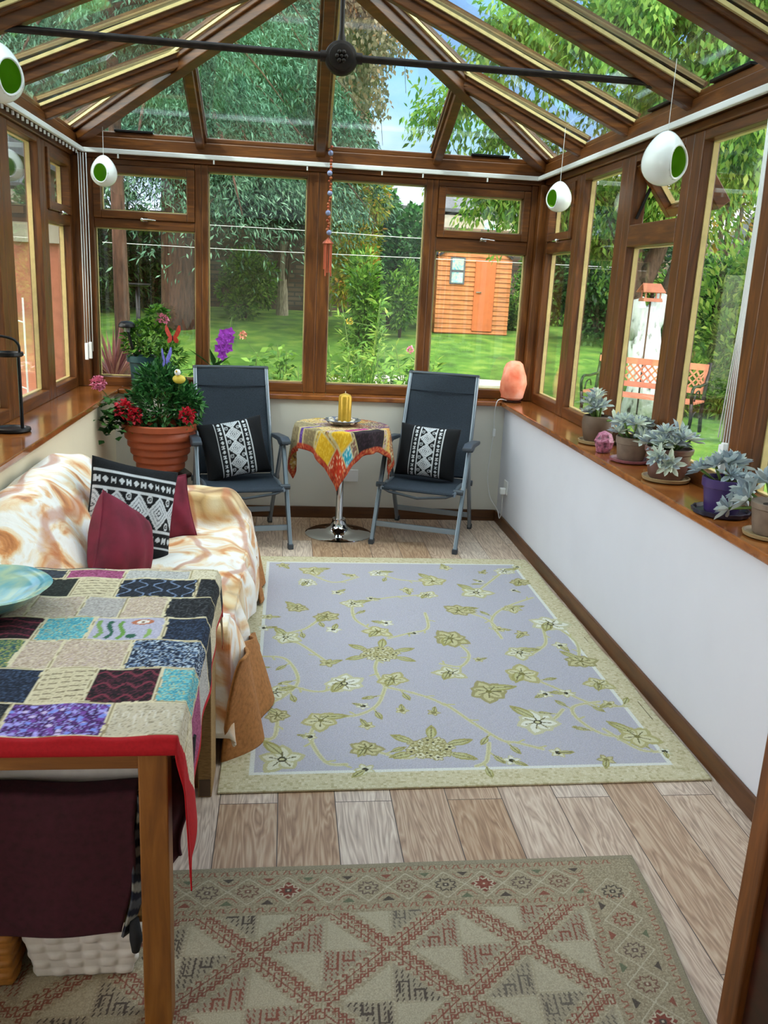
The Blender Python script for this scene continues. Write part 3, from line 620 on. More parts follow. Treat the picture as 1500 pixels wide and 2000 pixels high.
MB().box((1.49, 2.775, .93), (1.51, 2.795, 1.03)).build('weight', 'white_plastic', t, bevel=.003); MB().box((1.495, 2.80, .92), (1.515, 2.82, 1.02)).build('weight', 'white_plastic', t, bevel=.003)
# black trickle vents on the eaves
for k, (a, c) in enumerate((((-1.02, WB-.03, EZ+.006), (-.80, WB-.03, EZ+.006)), ((1.10, WB-.03, EZ+.006), (1.34, WB-.03, EZ+.006)), ((WR-.03, 3.98, EZ+.006), (WR-.03, 3.72, EZ+.006)), ((WR-.03, 3.4, EZ+.006), (WR-.03, 3.1, EZ+.006)))):
    tag(MB().bar(a, c, .03, .012).build('eaves_clip', 'black_metal', bevel=.002), ['thin black strip on the back eaves near the left corner', 'thin black strip on the back eaves near the right corner', 'thin black strip on the right eaves, the farther one', 'thin black strip on the right eaves beside the tie rod bracket'][k], 'strip')
# sockets and light switch
def socket(par, P, ax):
    pass
t = thing('wall_socket', 'white wall socket on the right wall with a plug and cable', 'socket', (XR, 5.29, .2))
MB().box((XR-.008, 5.245, .235), (XR, 5.335, .32)).build('plate', 'white_plastic', t, bevel=.003)
MB().box((XR-.045, 5.262, .235), (XR-.008, 5.30, .275)).build('plug', 'white_plastic', t, bevel=.006)
t = thing('wall_socket', 'white double socket on the back wall behind the small round table', 'socket', (.44, YB, .2))
MB().box((.38, YB-.008, .245), (.48, YB, .325)).build('plate', 'white_plastic', t, bevel=.003)

# ================================================================== RUGS
RUG = Canvas(520, 760, 'b6b2be')
def build_floral_rug():
    c = RUG; x0, y0, x1, y1 = -.172, 2.335, 1.39, 4.625; W, H = 520, 760
    def uv(x, y): return ((x-x0)/(x1-x0)*W, (y-y0)/(y1-y0)*H)
    c.speckle(0, 0, W, H, ['bbb7c5', 'b0acb8', 'bab5ba'], .5)
    bw = 30
    for r, col in (((0, 0, W, bw), 'cfc4a4'), ((0, H-bw, W, H), 'cfc4a4'), ((0, 0, bw, H), 'cfc4a4'), ((W-bw, 0, W, H), 'cfc4a4')): c.rect(*r, col); c.speckle(*r, ['c6ba98', 'd8ceb2', 'baae8a'], .4, 3)
    for r in ((bw, bw, W-bw, bw+5), (bw, H-bw-5, W-bw, H-bw), (bw, bw, bw+5, H-bw), (W-bw-5, bw, W-bw, H-bw)): c.rect(*r, 'dcdcd6')
    rg = random.Random(3)
    def petal(x, y, a, L, w, col, edge):
        for k, (l, ww, cc) in enumerate(((L, w, edge), (L*.82, w*.62, col))):
            p = [(x+math.cos(a)*l*t + math.cos(a+PI/2)*ww*math.sin(PI*min(1, t*1.02))**.8*sg, y+math.sin(a)*l*t+math.sin(a+PI/2)*ww*math.sin(PI*min(1, t*1.02))**.8*sg) for sg, ts in ((1, [i/8 for i in range(9)]), (-1, [1-i/8 for i in range(9)])) for t in ts]
            c.poly(p, cc)
    def leafs(x, y, a, L):
        petal(x, y, a, L, L*.2, 'bdb98a', 'a39c62'); c.line((x, y), (x+math.cos(a)*L*.8, y+math.sin(a)*L*.8), 1.3, '77704a')
    V = [[(0.407, 3.015), (0.362, 2.871), (0.281, 2.795), (0.17, 2.778), (0.113, 2.654), (0.157, 2.491), (0.223, 2.473)], [(0.407, 3.015), (0.526, 2.95), (0.61, 2.867), (0.693, 2.713), (0.76, 2.605), (0.809, 2.587), (0.886, 2.541)], [(0.419, 3.321), (0.383, 3.174), (0.407, 3.015)], [(-0.079, 3.297), (0.025, 3.272), (0.075, 3.084), (0.026, 2.956), (-0.048, 2.877)], [(0.97, 3.123), (1.077, 2.986), (1.177, 2.858), (1.308, 2.836)], [(1.248, 2.611), (1.134, 2.631), (1.078, 2.742), (1.091, 2.839), (1.204, 2.878)], [(0.675, 3.786), (0.658, 3.599), (0.568, 3.539), (0.47, 3.482)], [(0.742, 3.483), (0.79, 3.321), (0.732, 3.196), (0.651, 3.221)], [(1.195, 3.603), (1.156, 3.429), (1.068, 3.321)], [(0.973, 3.484), (0.975, 3.693), (1.077, 3.858), (1.258, 4.002)], [(0.215, 3.779), (0.116, 3.594), (0.025, 3.536)], [(-0.001, 2.8), (-0.008, 2.657), (-0.059, 2.624)], [(0.711, 2.589), (0.677, 2.476), (0.636, 2.446)], [(0.132, 4.362), (0.26, 4.205), (0.398, 4.288)], [(0.369, 3.915), (0.527, 3.988), (0.686, 4.027)], [(1.045, 2.82), (0.983, 2.744), (0.921, 2.726)], [(1.305, 2.508), (1.222, 2.526), (1.147, 2.667)],
         [(.02, 3.05), (.15, 2.98), (.25, 3.05)], [(.2, 3.23), (.1, 3.4), (.02, 3.5)], [(1.25, 3.25), (1.3, 3.45), (1.25, 3.65)], [(.84, 3.83), (.95, 3.72), (.98, 3.6)], [(.5, 4.36), (.62, 4.25), (.78, 4.23)], [(1.2, 4.4), (1.1, 4.25), (.98, 4.07)], [(.43, 3.55), (.34, 3.7), (.34, 3.9)], [(.30, 2.57), (.42, 2.5), (.51, 2.56)]]
    for v in V:
        p = smooth_path([uv(*q) for q in v], 8); c.path(p, 5.5, 'cdc8a6'); c.path(p, 2.6, 'bdb68c')
        for i in range(4, len(p)-2, 6):
            a = math.atan2(p[i+1][1]-p[i][1], p[i+1][0]-p[i][0])+rg.choice((-1, 1))*(.6+rg.random()*.6); c.line(p[i], (p[i][0]+math.cos(a)*11, p[i][1]+math.sin(a)*11), 3, 'c0ba8c')
            if rg.random() < .35: leafs(p[i][0]+math.cos(a)*8, p[i][1]+math.sin(a)*8, a, 22)
    rq = random.Random(17)
    F = [(-0.056, 3.725, 0.07), (0.025, 3.491, 0.132), (0.208, 3.729, 0.118), (0.514, 4.358, 0.111), (0.785, 4.235, 0.151), (0.725, 4.028, 0.105), (0.842, 3.821, 0.138), (0.478, 3.657, 0.083), (0.432, 3.556, 0.126), (0.419, 3.321, 0.195), (0.195, 3.232, 0.083), (0.251, 3.047, 0.149), (0.151, 2.76, 0.136), (0.018, 2.51, 0.148), (0.297, 2.566, 0.103), (0.512, 2.561, 0.192), (0.311, 2.72, 0.063), (0.678, 3.134, 0.125), (0.797, 2.968, 0.161), (0.921, 2.726, 0.16), (0.97, 3.123, 0.159), (1.014, 3.331, 0.135), (1.256, 3.243, 0.134), (1.246, 3.652, 0.173), (0.987, 3.589, 0.072), (0.982, 4.07, 0.161), (0.742, 3.483, 0.161), (1.013, 2.944, 0.071), (1.248, 2.611, 0.149), (0.932, 2.517, 0.07), (0.562, 2.809, 0.056), (0.309, 2.864, 0.056), (0.444, 3.081, 0.122), (0.343, 3.901, 0.124), (0.073, 3.842, 0.108), (0.129, 4.201, 0.105), (0.16, 4.38, 0.137), (1.305, 4.488, 0.074), (1.252, 4.232, 0.113), (1.214, 4.414, 0.117), (0.892, 4.456, 0.087), (1.097, 2.951, 0.082), (1.082, 2.465, 0.07), (0.762, 2.474, 0.069), (1.258, 3.028, 0.116), (-0.012, 2.977, 0.115), (-0.001, 2.8, 0.09), (1.305, 2.508, 0.054), (1.112, 3.845, 0.103), (0.278, 4.054, 0.077), (0.904, 3.822, 0.063), (0.591, 3.54, 0.046)]
    for _ in range(46):
        x, y = rq.uniform(-.1, 1.3), rq.uniform(2.42, 4.5)
        if min(math.hypot(x-f[0], y-f[1]) for f in F) > .10: F.append((x, y, rq.uniform(.05, .085)))
    for i, (x, y, s) in enumerate(F):
        X, Y = uv(x, y); R = s*.62/(x1-x0)*W; kind = i % 4; col, edge = (('cfc9a4', 'b3aa78'), ('d8d5be', 'bdb68c'), ('c4bc90', 'a0976a'), ('dfddd0', 'c4bf9e'))[kind]
        if s > .18:      # big clustered head of small florets
            for a in (-.5, .35, 2.5, 3.5, 1.4): leafs(X+math.cos(a)*R*.5, Y+math.sin(a)*R*.5, a, R*.85)
            for k in range(26):
                a = k*2.39996; q = R*.62*math.sqrt(k/26); xx, yy = X+math.cos(a)*q, Y+math.sin(a)*q*.85
                for j in range(5): petal(xx, yy, j*PI*.4+k, R*.2, R*.075, ('cfc9a2', 'bdb488', 'd8d3b6')[k % 3], '9c9262')
                c.disc(xx, yy, 1.8, '4a4430' if k % 2 else '8a8058')
        elif s < .09:
            for k in range(5): petal(X, Y, k*2*PI/5+i, R*.8, R*.26, col, edge)
            c.disc(X, Y, 3.5, '3c3a30' if i % 2 else '8a8352')
            leafs(X, Y, i*1.3, R*1.4)
        else:
            n = 5 if kind < 2 else 7
            for k in range(n): petal(X, Y, k*2*PI/n+i*.7, R*(.75+.25*((k*7+i) % 3)/2), R*.36, col, edge)
            leafs(X, Y+R*.3, i*2.1, R*1.25)
            for k in range(n): a = k*2*PI/n+i*.7; c.line((X, Y), (X+math.cos(a)*R*.5, Y+math.sin(a)*R*.5), 1.5, '6b6440')
            if kind in (1, 3):
                c.disc(X, Y, R*.16, '45412e'); c.disc(X, Y, R*.09, 'c6c196')
            else: c.disc(X, Y, R*.12, '7c7544')
    rp = grid(520, 760, lambda U, V: (x0+(x1-x0)*U+.004*np.sin(V*23)*(U > .98)-.008*(1-V)*(U < .5), y0+(y1-y0)*V-.014*(1-U)*(V < .5)*(1-2*V)+.012*U*(V < .5)*(1-2*V), .008+.0005*np.sin(U*9)*np.sin(V*13)), c)
    top = rp.build('pile', 'rug_pile', None, smooth=True, solid=.006)
    r = thing('floral_rug', 'large lilac-grey rug with cream flowers and a pale olive border', 'rug', (.6, 3.48, 0))
    top.parent = r; top.matrix_parent_inverse = chain(r).inverted()
build_floral_rug()
def build_kilim():
    W, H = 900, 575; x0, y0, x1, y1 = -.72, .90, .96, 1.975; K = W/(x1-x0)
    c = Canvas(W, H, 'a99a80'); c.speckle(0, 0, W, H, ['b3a58c', '9c8e76', 'a2937a', 'b8ac94'], .8, 2)
    rust, dark, light, grn = '8c5546', '574c44', 'bdb099', '6d7058'; rg = random.Random(5)
    P_ = lambda x, y: ((x-x0)*K, (y-y0)*K)
    bw = 92; fx, fy = W-bw-8, H-bw-4      # the field ends here
    dw, dh = 173, 164                     # one diamond
    ox, oy = P_(-.047, 1.668)
    def stepline(p, q, col, n, s, wd):     # a slanting line with latch hooks on both sides
        c.line(p, q, wd, col); sx = 1 if q[0] > p[0] else -1
        for k in range(n):
            t = (k+.5)/n; x, y = p[0]+(q[0]-p[0])*t, p[1]+(q[1]-p[1])*t
            for sd in (1, -1): c.path([(x, y), (x, y+sd*s), (x+sd*sx*s*.75, y+sd*s), (x+sd*sx*s*.75, y+sd*s*.45)], wd, col)
    for j in range(-6, 4):
        for i in range(-5, 7):
            cx, cy = ox+(i+.5)*dw+(0 if j % 2 == 0 else dw/2), oy+j*dh/2
            m = .72; X, Y = dw/2*m, dh/2*m; c.poly([(cx, cy+Y), (cx+X, cy), (cx, cy-Y), (cx-X, cy)], 'ada087')
            pair = rg.random() < .5; col = (dark, rust, '6f655a')[rg.choice((0, 0, 1, 2))]
            for qx, qy in (((1, 1), (-1, -1)) if pair else ((-1, 1), (1, -1))):
                c.poly([(cx, cy), (cx+qx*X, cy), (cx, cy+qy*Y)], 'a39680')
                for k in range(9):          # fine broken hatching
                    u = (k+.5)/9; L = (1-u)*Y
                    for z in range(int(L/7)): c.line((cx+qx*u*X, cy+qy*z*7), (cx+qx*(u*X+2), cy+qy*(z*7+4)), 1.7, col)
                for u in (.3, .6): c.path([(cx+qx*X*u, cy+qy*3), (cx+qx*X*u, cy+qy*Y*(1-u)*.7), (cx+qx*X*(u-.18), cy+qy*Y*(1-u)*.7), (cx+qx*X*(u-.18), cy+qy*Y*(1-u)*.3)], 2.4, col)
            for qx, qy in (((1, 1), (-1, -1)) if not pair else ((-1, 1), (1, -1))): c.poly([(cx+qx*3, cy+qy*3), (cx+qx*(X-4), cy+qy*3), (cx+qx*3, cy+qy*(Y-4))], 'b6aa92')
            for k in range(int(X/6)):
                c.disc(cx+k*6, cy, 1.3, light); c.disc(cx-k*6, cy, 1.3, light)
            for k in range(int(Y/6)): c.disc(cx, cy+k*6, 1.3, light); c.disc(cx, cy-k*6, 1.3, light)
            Q = [(cx, cy+dh/2*.90), (cx+dw/2*.90, cy), (cx, cy-dh/2*.90), (cx-dw/2*.90, cy)]
            for a, b in zip(Q, Q[1:]+Q[:1]): stepline(a, b, rust, 9, 6.5, 1.7)
    for k in range(0, W, 1): pass
    c.a[fy:, :] = hx('9f9078')[:3]; c.a[:, fx:] = hx('9f9078')[:3]
    c.speckle(0, fy, W+2, H+2, ['a8997f', '94866e', '9b8c74', 'aea087'], .8, 2); c.speckle(fx, 0, W+2, H+2, ['a8997f', '94866e', '9b8c74', 'aea087'], .8, 2)
    def medallion(x, y, k):
        col = (rust, '6d5a50', '7c5a4c', dark)[k % 4]
        if k % 5 == 2: c.poly([(x-19, y), (x, y+17), (x+19, y), (x, y-17)], '83483c')
        for a in range(8):
            t = a*PI/4+.39; c.path([(x+15*math.cos(t), y+13*math.sin(t)), (x+10*math.cos(t+.35), y+9*math.sin(t+.35)), (x+14*math.cos(t+.6), y+12*math.sin(t+.6))], 2.2, col if k % 5 != 2 else 'c0b39c')
        c.disc(x, y, 5, col, 4); c.disc(x, y, 2, light)
    def squig(x, y, vert):
        p = [(-6, -3), (-2, 4), (3, 4), (2, -2), (6, -3)]; p = [(b, a) for a, b in p] if vert else p; c.path([(x+a, y+b) for a, b in p], 1.9, '96604e')
    yc = fy+46; k = 0; x = 20
    while x < fx+20:
        c.path([(x-27, yc), (x, yc+26), (x+27, yc), (x, yc-26), (x-27, yc)], 1.6, light); medallion(x, yc, k)
        for sg in (1, -1):
            cc = (dark, rust, grn)[(k+(sg > 0)) % 3]; c.poly([(x+27-8, yc+sg*26), (x+27+8, yc+sg*26), (x+27, yc+sg*17)], cc); c.path([(x+27-14, yc+sg*22), (x+27-8, yc+sg*14), (x+27, yc+sg*12), (x+27+8, yc+sg*14), (x+27+14, yc+sg*22)], 1.5, '96604e')
        x += 54; k += 1
    for yy in (fy+9, H-14):
        x = 6
        while x < fx+60: squig(x, yy, 0); x += 17
    xc = fx+46; y = fy+20; k = 3
    while y > -20:
        c.path([(xc-26, y), (xc, y+27), (xc+26, y), (xc, y-27), (xc-26, y)], 1.6, light); medallion(xc, y, k)
        for sg in (1, -1): c.poly([(xc+sg*26, y-27-8), (xc+sg*26, y-27+8), (xc+sg*17, y-27)], (dark, rust, grn)[(k+(sg > 0)) % 3])
        y -= 54; k += 1
    for xx in (fx+9, W-14):
        y = 4
        while y < fy+60: squig(xx, y, 1); y += 17
    c.rect(0, H-7, W, H, '9a8e78'); c.rect(W-8, 0, W, H, '938771')
    for k in range(0, W, 5): c.line((k, H-8), (k+2, H-8), 1.4, '766b58')
    g = grid(900, 575, lambda U, V: (x0+(x1-x0)*U+.006*np.sin(V*9)+(.08*(V-.85))*U, y0+(y1-y0)*V+.012*(U-.5)*V, .007+.0012*np.sin(U*21)*np.sin(V*9)), c)
    top = g.build('weave', 'flatweave', None, smooth=True, solid=.005)
    r = thing('kilim_rug', 'worn beige flatweave rug with rust diamonds in the foreground', 'rug', (.0, 1.5, 0)); top.parent = r; top.matrix_parent_inverse = chain(r).inverted()
build_kilim()

# ================================================================== AZTEC CUSHION PATTERN
AZ = Canvas(240, 240, '101116')
def aztec(c):
    W = 240; wht = 'cfd3da'
    c.speckle(0, 0, W, W, ['16171d', '0c0d11'], .5)
    for x in (58, 88, 182-30, 182): c.rect(x-2, 0, x+2, W, wht)
    for x0 in (73, 167):        # narrow columns of small motifs
        y = 8; k = 0
        while y < W:
            if k % 2: c.poly([(x0-6, y), (x0, y+9), (x0+6, y), (x0, y-9)], wht); 
            else:
                c.rect(x0-6, y-7, x0+6, y-3, wht); c.rect(x0-6, y+3, x0+6, y+7, wht); c.rect(x0-3, y-5, x0+3, y+5, wht)
            y += 20; k += 1
    c.rect(95, 0, 145, W, '101116')
    for y in (-2, 58, 118, 178, 238):
        for r, col in ((34, wht), (27, '8f959f'), (24, wht), (17, '6b7079'), (14, wht), (8, '3a3d45'), (5, wht)):
            c.poly([(120-r*.92, y), (120, y+r*1.02), (120+r*.92, y), (120, y-r*1.02)], col)
    for y in (28, 88, 148, 208):
        for x in (98, 142): c.disc(x, y, 7, wht, 8); c.disc(x, y, 4, '1c1d24', 5); c.disc(x, y, 1.8, wht)
    c.rect(0, 0, 40, W, '0e0f14'); c.rect(200, 0, 240, W, '0e0f14')
aztec(AZ)
AZB = Canvas(240, 240, '101116')
# wider copy of the same cloth for the sofa cushion
AZB.a = AZ.a[:, 36:204].repeat(1, 1)[:, (np.arange(240)*168//240)]
AZB.a[:, :14] = hx('0e0f14')[:3]
def pillow(name, label, cat, loc, size, thick, rz, tilt, roll, mat, canvas=None, pinch=.12, group=None, n=40, solidcol='101116', squash=1.0, uvrot=0):
    """a square cushion standing on its edge; its face looks along -Y before turning"""
    t = thing(name, label, cat, loc, 0, group)
    q = Matrix.Rotation(rz, 3, 'Z') @ Matrix.Rotation(tilt, 3, 'X') @ Matrix.Rotation(roll, 3, 'Y')
    parts = []
    for sgn in (-1, 1):
        def fn(U, V):
            x = (U-.5)*2; z = (V-.5)*2
            ed = np.maximum(0, (1-x**2)*(1-z**2))**.42
            px = x*(1-pinch*(z**2)*.0-pinch*.55*(1-z**2)*(np.abs(x)**3)); pz = z*(1-pinch*.55*(1-x**2)*(np.abs(z)**3))
            yy = sgn*thick/2*ed + .004*np.sin(x*9+z*4)*ed
            X, Y, Z = px*size/2, yy, pz*size/2*squash
            return X, Y, Z
        g = grid(n if canvas is None else 100, n if canvas is None else 100, fn, canvas if (canvas is not None and sgn < 0) else None, uv=(lambda U, V: (V, U)) if uvrot else None)
        if canvas is not None and sgn > 0: g.pat = np.tile(np.array(hx(solidcol)[:3]), (len(g.v), 1))
        if sgn > 0: g.f = [f[::-1] for f in g.f]
        g.v = [tuple(q @ Vector(v)+Vector(loc)) for v in g.v]
        parts.append(g)
    a = parts[0].build('front', mat, t, smooth=True); b_ = parts[1].build('back', mat, t, smooth=True)
    # piped seam
    P = []
    for k in range(64):
        u = k/64*4; e = int(u); f = (u-e)*2-1; x, z = [(f, -1), (1, f), (-f, 1), (-1, -f)][e]
        px = x*(1-pinch*.55*(1-z**2)*(abs(x)**3)); pz = z*(1-pinch*.55*(1-x**2)*(abs(z)**3)); P.append(tuple(q @ Vector((px*size/2, 0, pz*size/2*squash))+Vector(loc)))
    P.append(P[0]); MB().tube(P, .0035, 6, cap=False).build('seam', mat if canvas is None else 'black_cloth', t, smooth=True)
    return t

# ================================================================== RECLINER CHAIRS
def make_chair(label, loc, rz):
    t = thing('garden_chair', label, 'chair', (0, 0, 0), 0, 'grey folding garden chairs'); AL, GP = 'alu', 'grey_plastic'
    W = .253; ap = (-.045, .555)                       # legs meet under the armrest
    for sx in (-1, 1):
        x = sx*W
        f = MB(); f.bar((x, -.29, .012), (x, ap[0], ap[1]), .022, .034, up=(0, 1, 0)); fl = f.build('front_leg', AL, t, bevel=.004)
        MB().box((x-.015, -.312, 0), (x+.015, -.272, .03)).build('foot', GP, fl, bevel=.003)
        r = MB(); r.bar((x-sx*.012, .29, .012), (x-sx*.006, ap[0]+.03, ap[1]), .020, .032, up=(0, 1, 0)); rl = r.build('rear_leg', AL, t, bevel=.004)
        MB().box((x-sx*.012-.014, .272, 0), (x-sx*.012+.014, .31, .03)).build('foot', GP, rl, bevel=.003)
        a = MB(); prof = [(-.13, .578), (-.128, .598), (-.06, .612), (.06, .603), (.215, .588), (.235, .575), (.21, .565), (.03, .575), (-.02, .56), (-.06, .56), (-.08, .578)]
        a.prism(prof, x-.027, x+.027, 0); lbl(a.build('armrest', GP, t, bevel=.006), 'grey plastic armrest')
        s = MB(); s.tube([(sx*.215, -.245, .335), (sx*.215, -.10, .352), (sx*.215, .13, .332)], .013, 8); s.build('seat_rail', AL, t, smooth=60)
        MB().tube([(sx*.205, -.20, .345), (sx*.262, -.20, .345)], .016, 10).build('hinge', GP, t, smooth=50); MB().tube([(sx*.205, .13, .335), (sx*.262, .13, .335)], .018, 10).build('hinge', GP, t, smooth=50)
        b = MB(); b.tube([(sx*.222, .115, .30), (sx*.222, .15, .42), (sx*.219, .25, .68), (sx*.214, .345, .965)], .0125, 8); bb = lbl(b.build('back_rail', AL, t, smooth=60), 'pale aluminium back rail')
        MB().tube([(sx*.214, .343, .96), (sx*.214, .348, .975)], .015, 8).build('end_cap', GP, bb, smooth=50)
    MB().bar((-W, -.2415, .115), (W, -.2415, .115), .016, .032).build('front_stretcher', AL, t, bevel=.003)
    MB().bar((-W+.012, .245, .10), (W-.012, .245, .10), .016, .032).build('rear_stretcher', AL, t, bevel=.003)
    MB().tube([(-.212, -.243, .335), (-.17, -.247, .318), (0, -.25, .296), (.17, -.247, .318), (.212, -.243, .335)], .008, 8).build('sag_bar', GP, t, smooth=60)
    st = grid(24, 20, lambda U, V: ((U-.5)*.43, -.255+.40*V, .352-.012*np.sin(PI*V)*np.sin(PI*U)-.06*np.clip((.06-V)/.06, 0, 1)**2*.3+.0*U)); st.build('seat', 'chair_fabric', t, smooth=True, solid=.006)
    def bk(U, V):
        y = np.interp(V, [0, .15, .5, 1], [.13, .16, .255, .343]); z = .36+V*.61
        return (U-.5)*(.444-.016*V), y+.022*np.sin(PI*U)*np.sin(PI*V)-.0, z
    bf = grid(24, 40, bk).build('backrest', 'chair_fabric', t, smooth=True, solid=.006)
    hd = MB(); hd.box((-.215, .306, .862), (.215, .314, .866)); hd.build('hem', 'chair_fabric', bf)
    MB().tube([(-.214, .346, .968), (0, .352, .968), (.214, .346, .968)], .011, 8).build('top_rail', GP, t, smooth=60)
    MB().bar((-.222, .15, .315), (.222, .15, .315), .02, .02).build('cross_bar', AL, t, bevel=.003)
    t['label'] = label; t.matrix_basis = Matrix.Translation(Vector(loc)*S) @ Matrix.Rotation(rz, 4, 'Z'); return t
angR = math.atan2(-.36, .93); angL = math.atan2(.2, .97)
cR = (.867, 5.105, 0); cL = (-.262, 5.03, 0)
chair = make_chair('grey folding recliner chair under the window, right of the round table', cR, angR)
clone(chair, cL, angL, 'grey folding recliner chair left of the round table, beside the terracotta pot', 'grey folding garden chairs')
def on_chair(c, a, x, y, z): return (c[0]+x*math.cos(a)-y*math.sin(a), c[1]+x*math.sin(a)+y*math.cos(a), z)
pillow('cushion', 'black cushion with white woven diamonds on the right grey chair', 'cushion', on_chair(cR, angR, -.015, .048, .52), .37, .13, angR, math.radians(-16), math.radians(2), 'cushion_cloth', AZ, group='black and white patterned cushions', squash=.86)
pillow('cushion', 'black cushion with white woven diamonds on the left grey chair', 'cushion', on_chair(cL, angL, -.02, .048, .525), .38, .13, angL+.05, math.radians(-16), math.radians(-9), 'cushion_cloth', AZ, group='black and white patterned cushions', squash=.88)

# ================================================================== ROUND TABLE
tc_ = (.34, 5.12)
t = thing('pedestal_table', 'small round table on a chrome trumpet base under a patchwork cloth', 'table', (tc_[0], tc_[1], 0))
MB().lathe([(.205, 0), (.205, .006), (.19, .013), (.13, .018), (.08, .03), (.052, .052), (.042, .08), (.040, .10), (1e-6, .10)], (*tc_, 0), 48).build('base', 'chrome', t, smooth=40)
MB().lathe([(.027, .09), (.027, .10), (.022, .11), (.022, .60), (.03, .61), (.03, .64), (1e-6, .64)], (*tc_, 0), 24).build('column', 'chrome', t, smooth=40)
MB().lathe([(.0, .64), (.265, .64), (.27, .648), (.27, .662), (.262, .668), (0, .668)], (*tc_, 0), 48).build('tabletop', 'dark_wood', t, smooth=40)
PC = Canvas(300, 300, 'b39a6c')
def patch_small(c):
    rg = random.Random(12); cols = ['b58a4a', 'c9b48a', '7a6a52', 'c2a24a', '8f6a5a', 'b79aa0', '9a8b6a', '6a4a6a', 'd0b070', 'a86a4a']
    n = 6; W = 300/n
    for j in range(n):
        for i in range(n):
            x0, y0 = i*W, j*W; k = rg.randrange(len(cols)); c.rect(x0, y0, x0+W, y0+W, cols[k]); c.speckle(x0, y0, x0+W, y0+W, [cols[(k+3) % 10], 'd8c8a0', '6a4a3a'], .35, 2)
    for (x0, y0, x1, y1, col, sp) in ((0, 0, 52, 52, 'c23a22', ['f0d8b0', 'd86a3a']), (52, 0, 78, 34, '2f9ab0', ['c8e0e0']), (0, 52, 44, 100, 'd8a820', ['e8c040']), (50, 36, 90, 80, 'd8a820', ['e8c040']), (96, 4, 190, 60, '241a20', ['3a2a34']), (96, 62, 170, 84, 'a82a78', ['c85090']),
                                  (4, 110, 60, 150, '8a7a5a', ['b0a070']), (4, 152, 90, 166, '5a3a8a', ['8060b0']), (6, 170, 90, 240, '9a8b6a', ['786a50']), (200, 6, 240, 60, 'd8b060', ['c06a3a']), (90, 90, 150, 150, 'd8c090', ['b06a50'])):
        c.rect(x0, y0, x1, y1, col); c.speckle(x0, y0, x1, y1, sp, .25, 2); c.path([(x0, y0), (x1, y0), (x1, y1), (x0, y1), (x0, y0)], 3, 'c8b888')
    for r in ((0, 0, 300, 10), (0, 290, 300, 300), (0, 0, 10, 300), (290, 0, 300, 300)): c.rect(*r, 'b0442c'); c.speckle(*r, ['8a2018', 'd08050'], .3, 2)
patch_small(PC)
def drape(U, V):
    a = math.radians(-98)+PI*.75; L = .70; x = (U-.5)*L; y = (V-.5)*L
    X = x*math.cos(a)-y*math.sin(a); Y = x*math.sin(a)+y*math.cos(a); r = np.hypot(X, Y)+1e-9; th = np.arctan2(Y, X); R = .268
    over = np.clip(r-R, 0, None); wav = .018*np.sin(th*12+1)+.01*np.sin(th*23)
    rr = np.where(r > R, R+.012+np.minimum(over, .03)*.25+np.clip(over/.15, 0, 1)*(wav+.014), r)
    zz = np.where(r > R, .676-np.clip(over-.006, 0, None)*1.55, .676)
    return tc_[0]+rr*np.cos(th), tc_[1]+rr*np.sin(th), zz+.0015*np.sin(x*60)*np.cos(y*70)
t = thing('tablecloth', 'beaded patchwork cloth with pointed corners on the round table', 'tablecloth', (*tc_, .676))
grid(110, 110, drape, PC).build('cloth', 'patterned_cloth', t, smooth=True, solid=.003)
# dish and candles
t = thing('glass_dish', 'shallow shell-edged dish under the gold candle', 'dish', (tc_[0], tc_[1]-.01, .678))
MB().lathe([(.02, .0), (.05, .001), (.085, .012), (.105, .028), (.11, .03), (.104, .033), (.08, .018), (.04, .009), (1e-6, .009)], (tc_[0], tc_[1]-.01, .6795), 36, wob=lambda a, j: 1+(.04*math.cos(a*12) if j > 3 else 0)).build('bowl', 'dish', t, smooth=50)
for k in range(13):
    a = k*2*PI/13; r = .06+.014*(k % 3); MB().sphere((tc_[0]+r*math.cos(a), tc_[1]-.01+r*math.sin(a), .703), .011+.003*(k % 3), 6, sc=(1, 1, .7)).build('pebble', 'shell', t, smooth=True)
t = thing('candle', 'gold fluted pillar candle on the round table', 'candle', (tc_[0]+.012, tc_[1]-.005, .69))
MB().lathe([(.036, 0), (.036, .155), (.028, .168), (.008, .176), (1e-6, .176)], (tc_[0]+.012, tc_[1]-.005, .69), 48, wob=lambda a, j: 1+.16*abs(math.cos(a*2+.78))-.06).build('wax', 'gold_wax', t, smooth=50)
MB().tube([(tc_[0]+.012, tc_[1]-.005, .862), (tc_[0]+.012, tc_[1]-.005, .878)], .0025, 6).build('wick', 'shell', t)

# ================================================================== SOFA WITH ITS THROW
SX0, SX1, SY0, SY1 = -1.02, -.19, 2.5, 4.32
t = thing('sofa', 'two-seat sofa along the left wall, hidden under a printed throw', 'sofa', (-.6, 3.4, 0))
MB().box((SX0+.03, SY0+.03, .05), (SX1-.05, SY1-.05, .27)).build('base', 'tan_fleece', t, bevel=.02)
MB().box((SX0+.02, SY0+.05, .28), (SX0+.18, SY1-.35, .62)).build('backrest', 'tan_fleece', t, bevel=.05, segs=4)
for y0, y1 in ((SY0+.03, SY0+.19), (SY1-.27, SY1-.10)): MB().box((SX0+.1, y0, .28), (SX1-.09, y1, .43)).build('arm', 'tan_fleece', t, bevel=.05, segs=4)
MB().box((SX0+.2, SY0+.22, .275), (SX1-.07, SY1-.3, .34)).build('seat_cushion', 'tan_fleece', t, bevel=.02)
for x in (SX0+.06, SX1-.1):
    for y in (SY0+.08, SY1-.14): MB().box((x, y, 0), (x+.05, y+.05, .049)).build('foot', 'dark_wood', t)
def sst(a, b, x): q = np.clip((x-a)/(b-a), 0, 1); return q*q*(3-2*q)
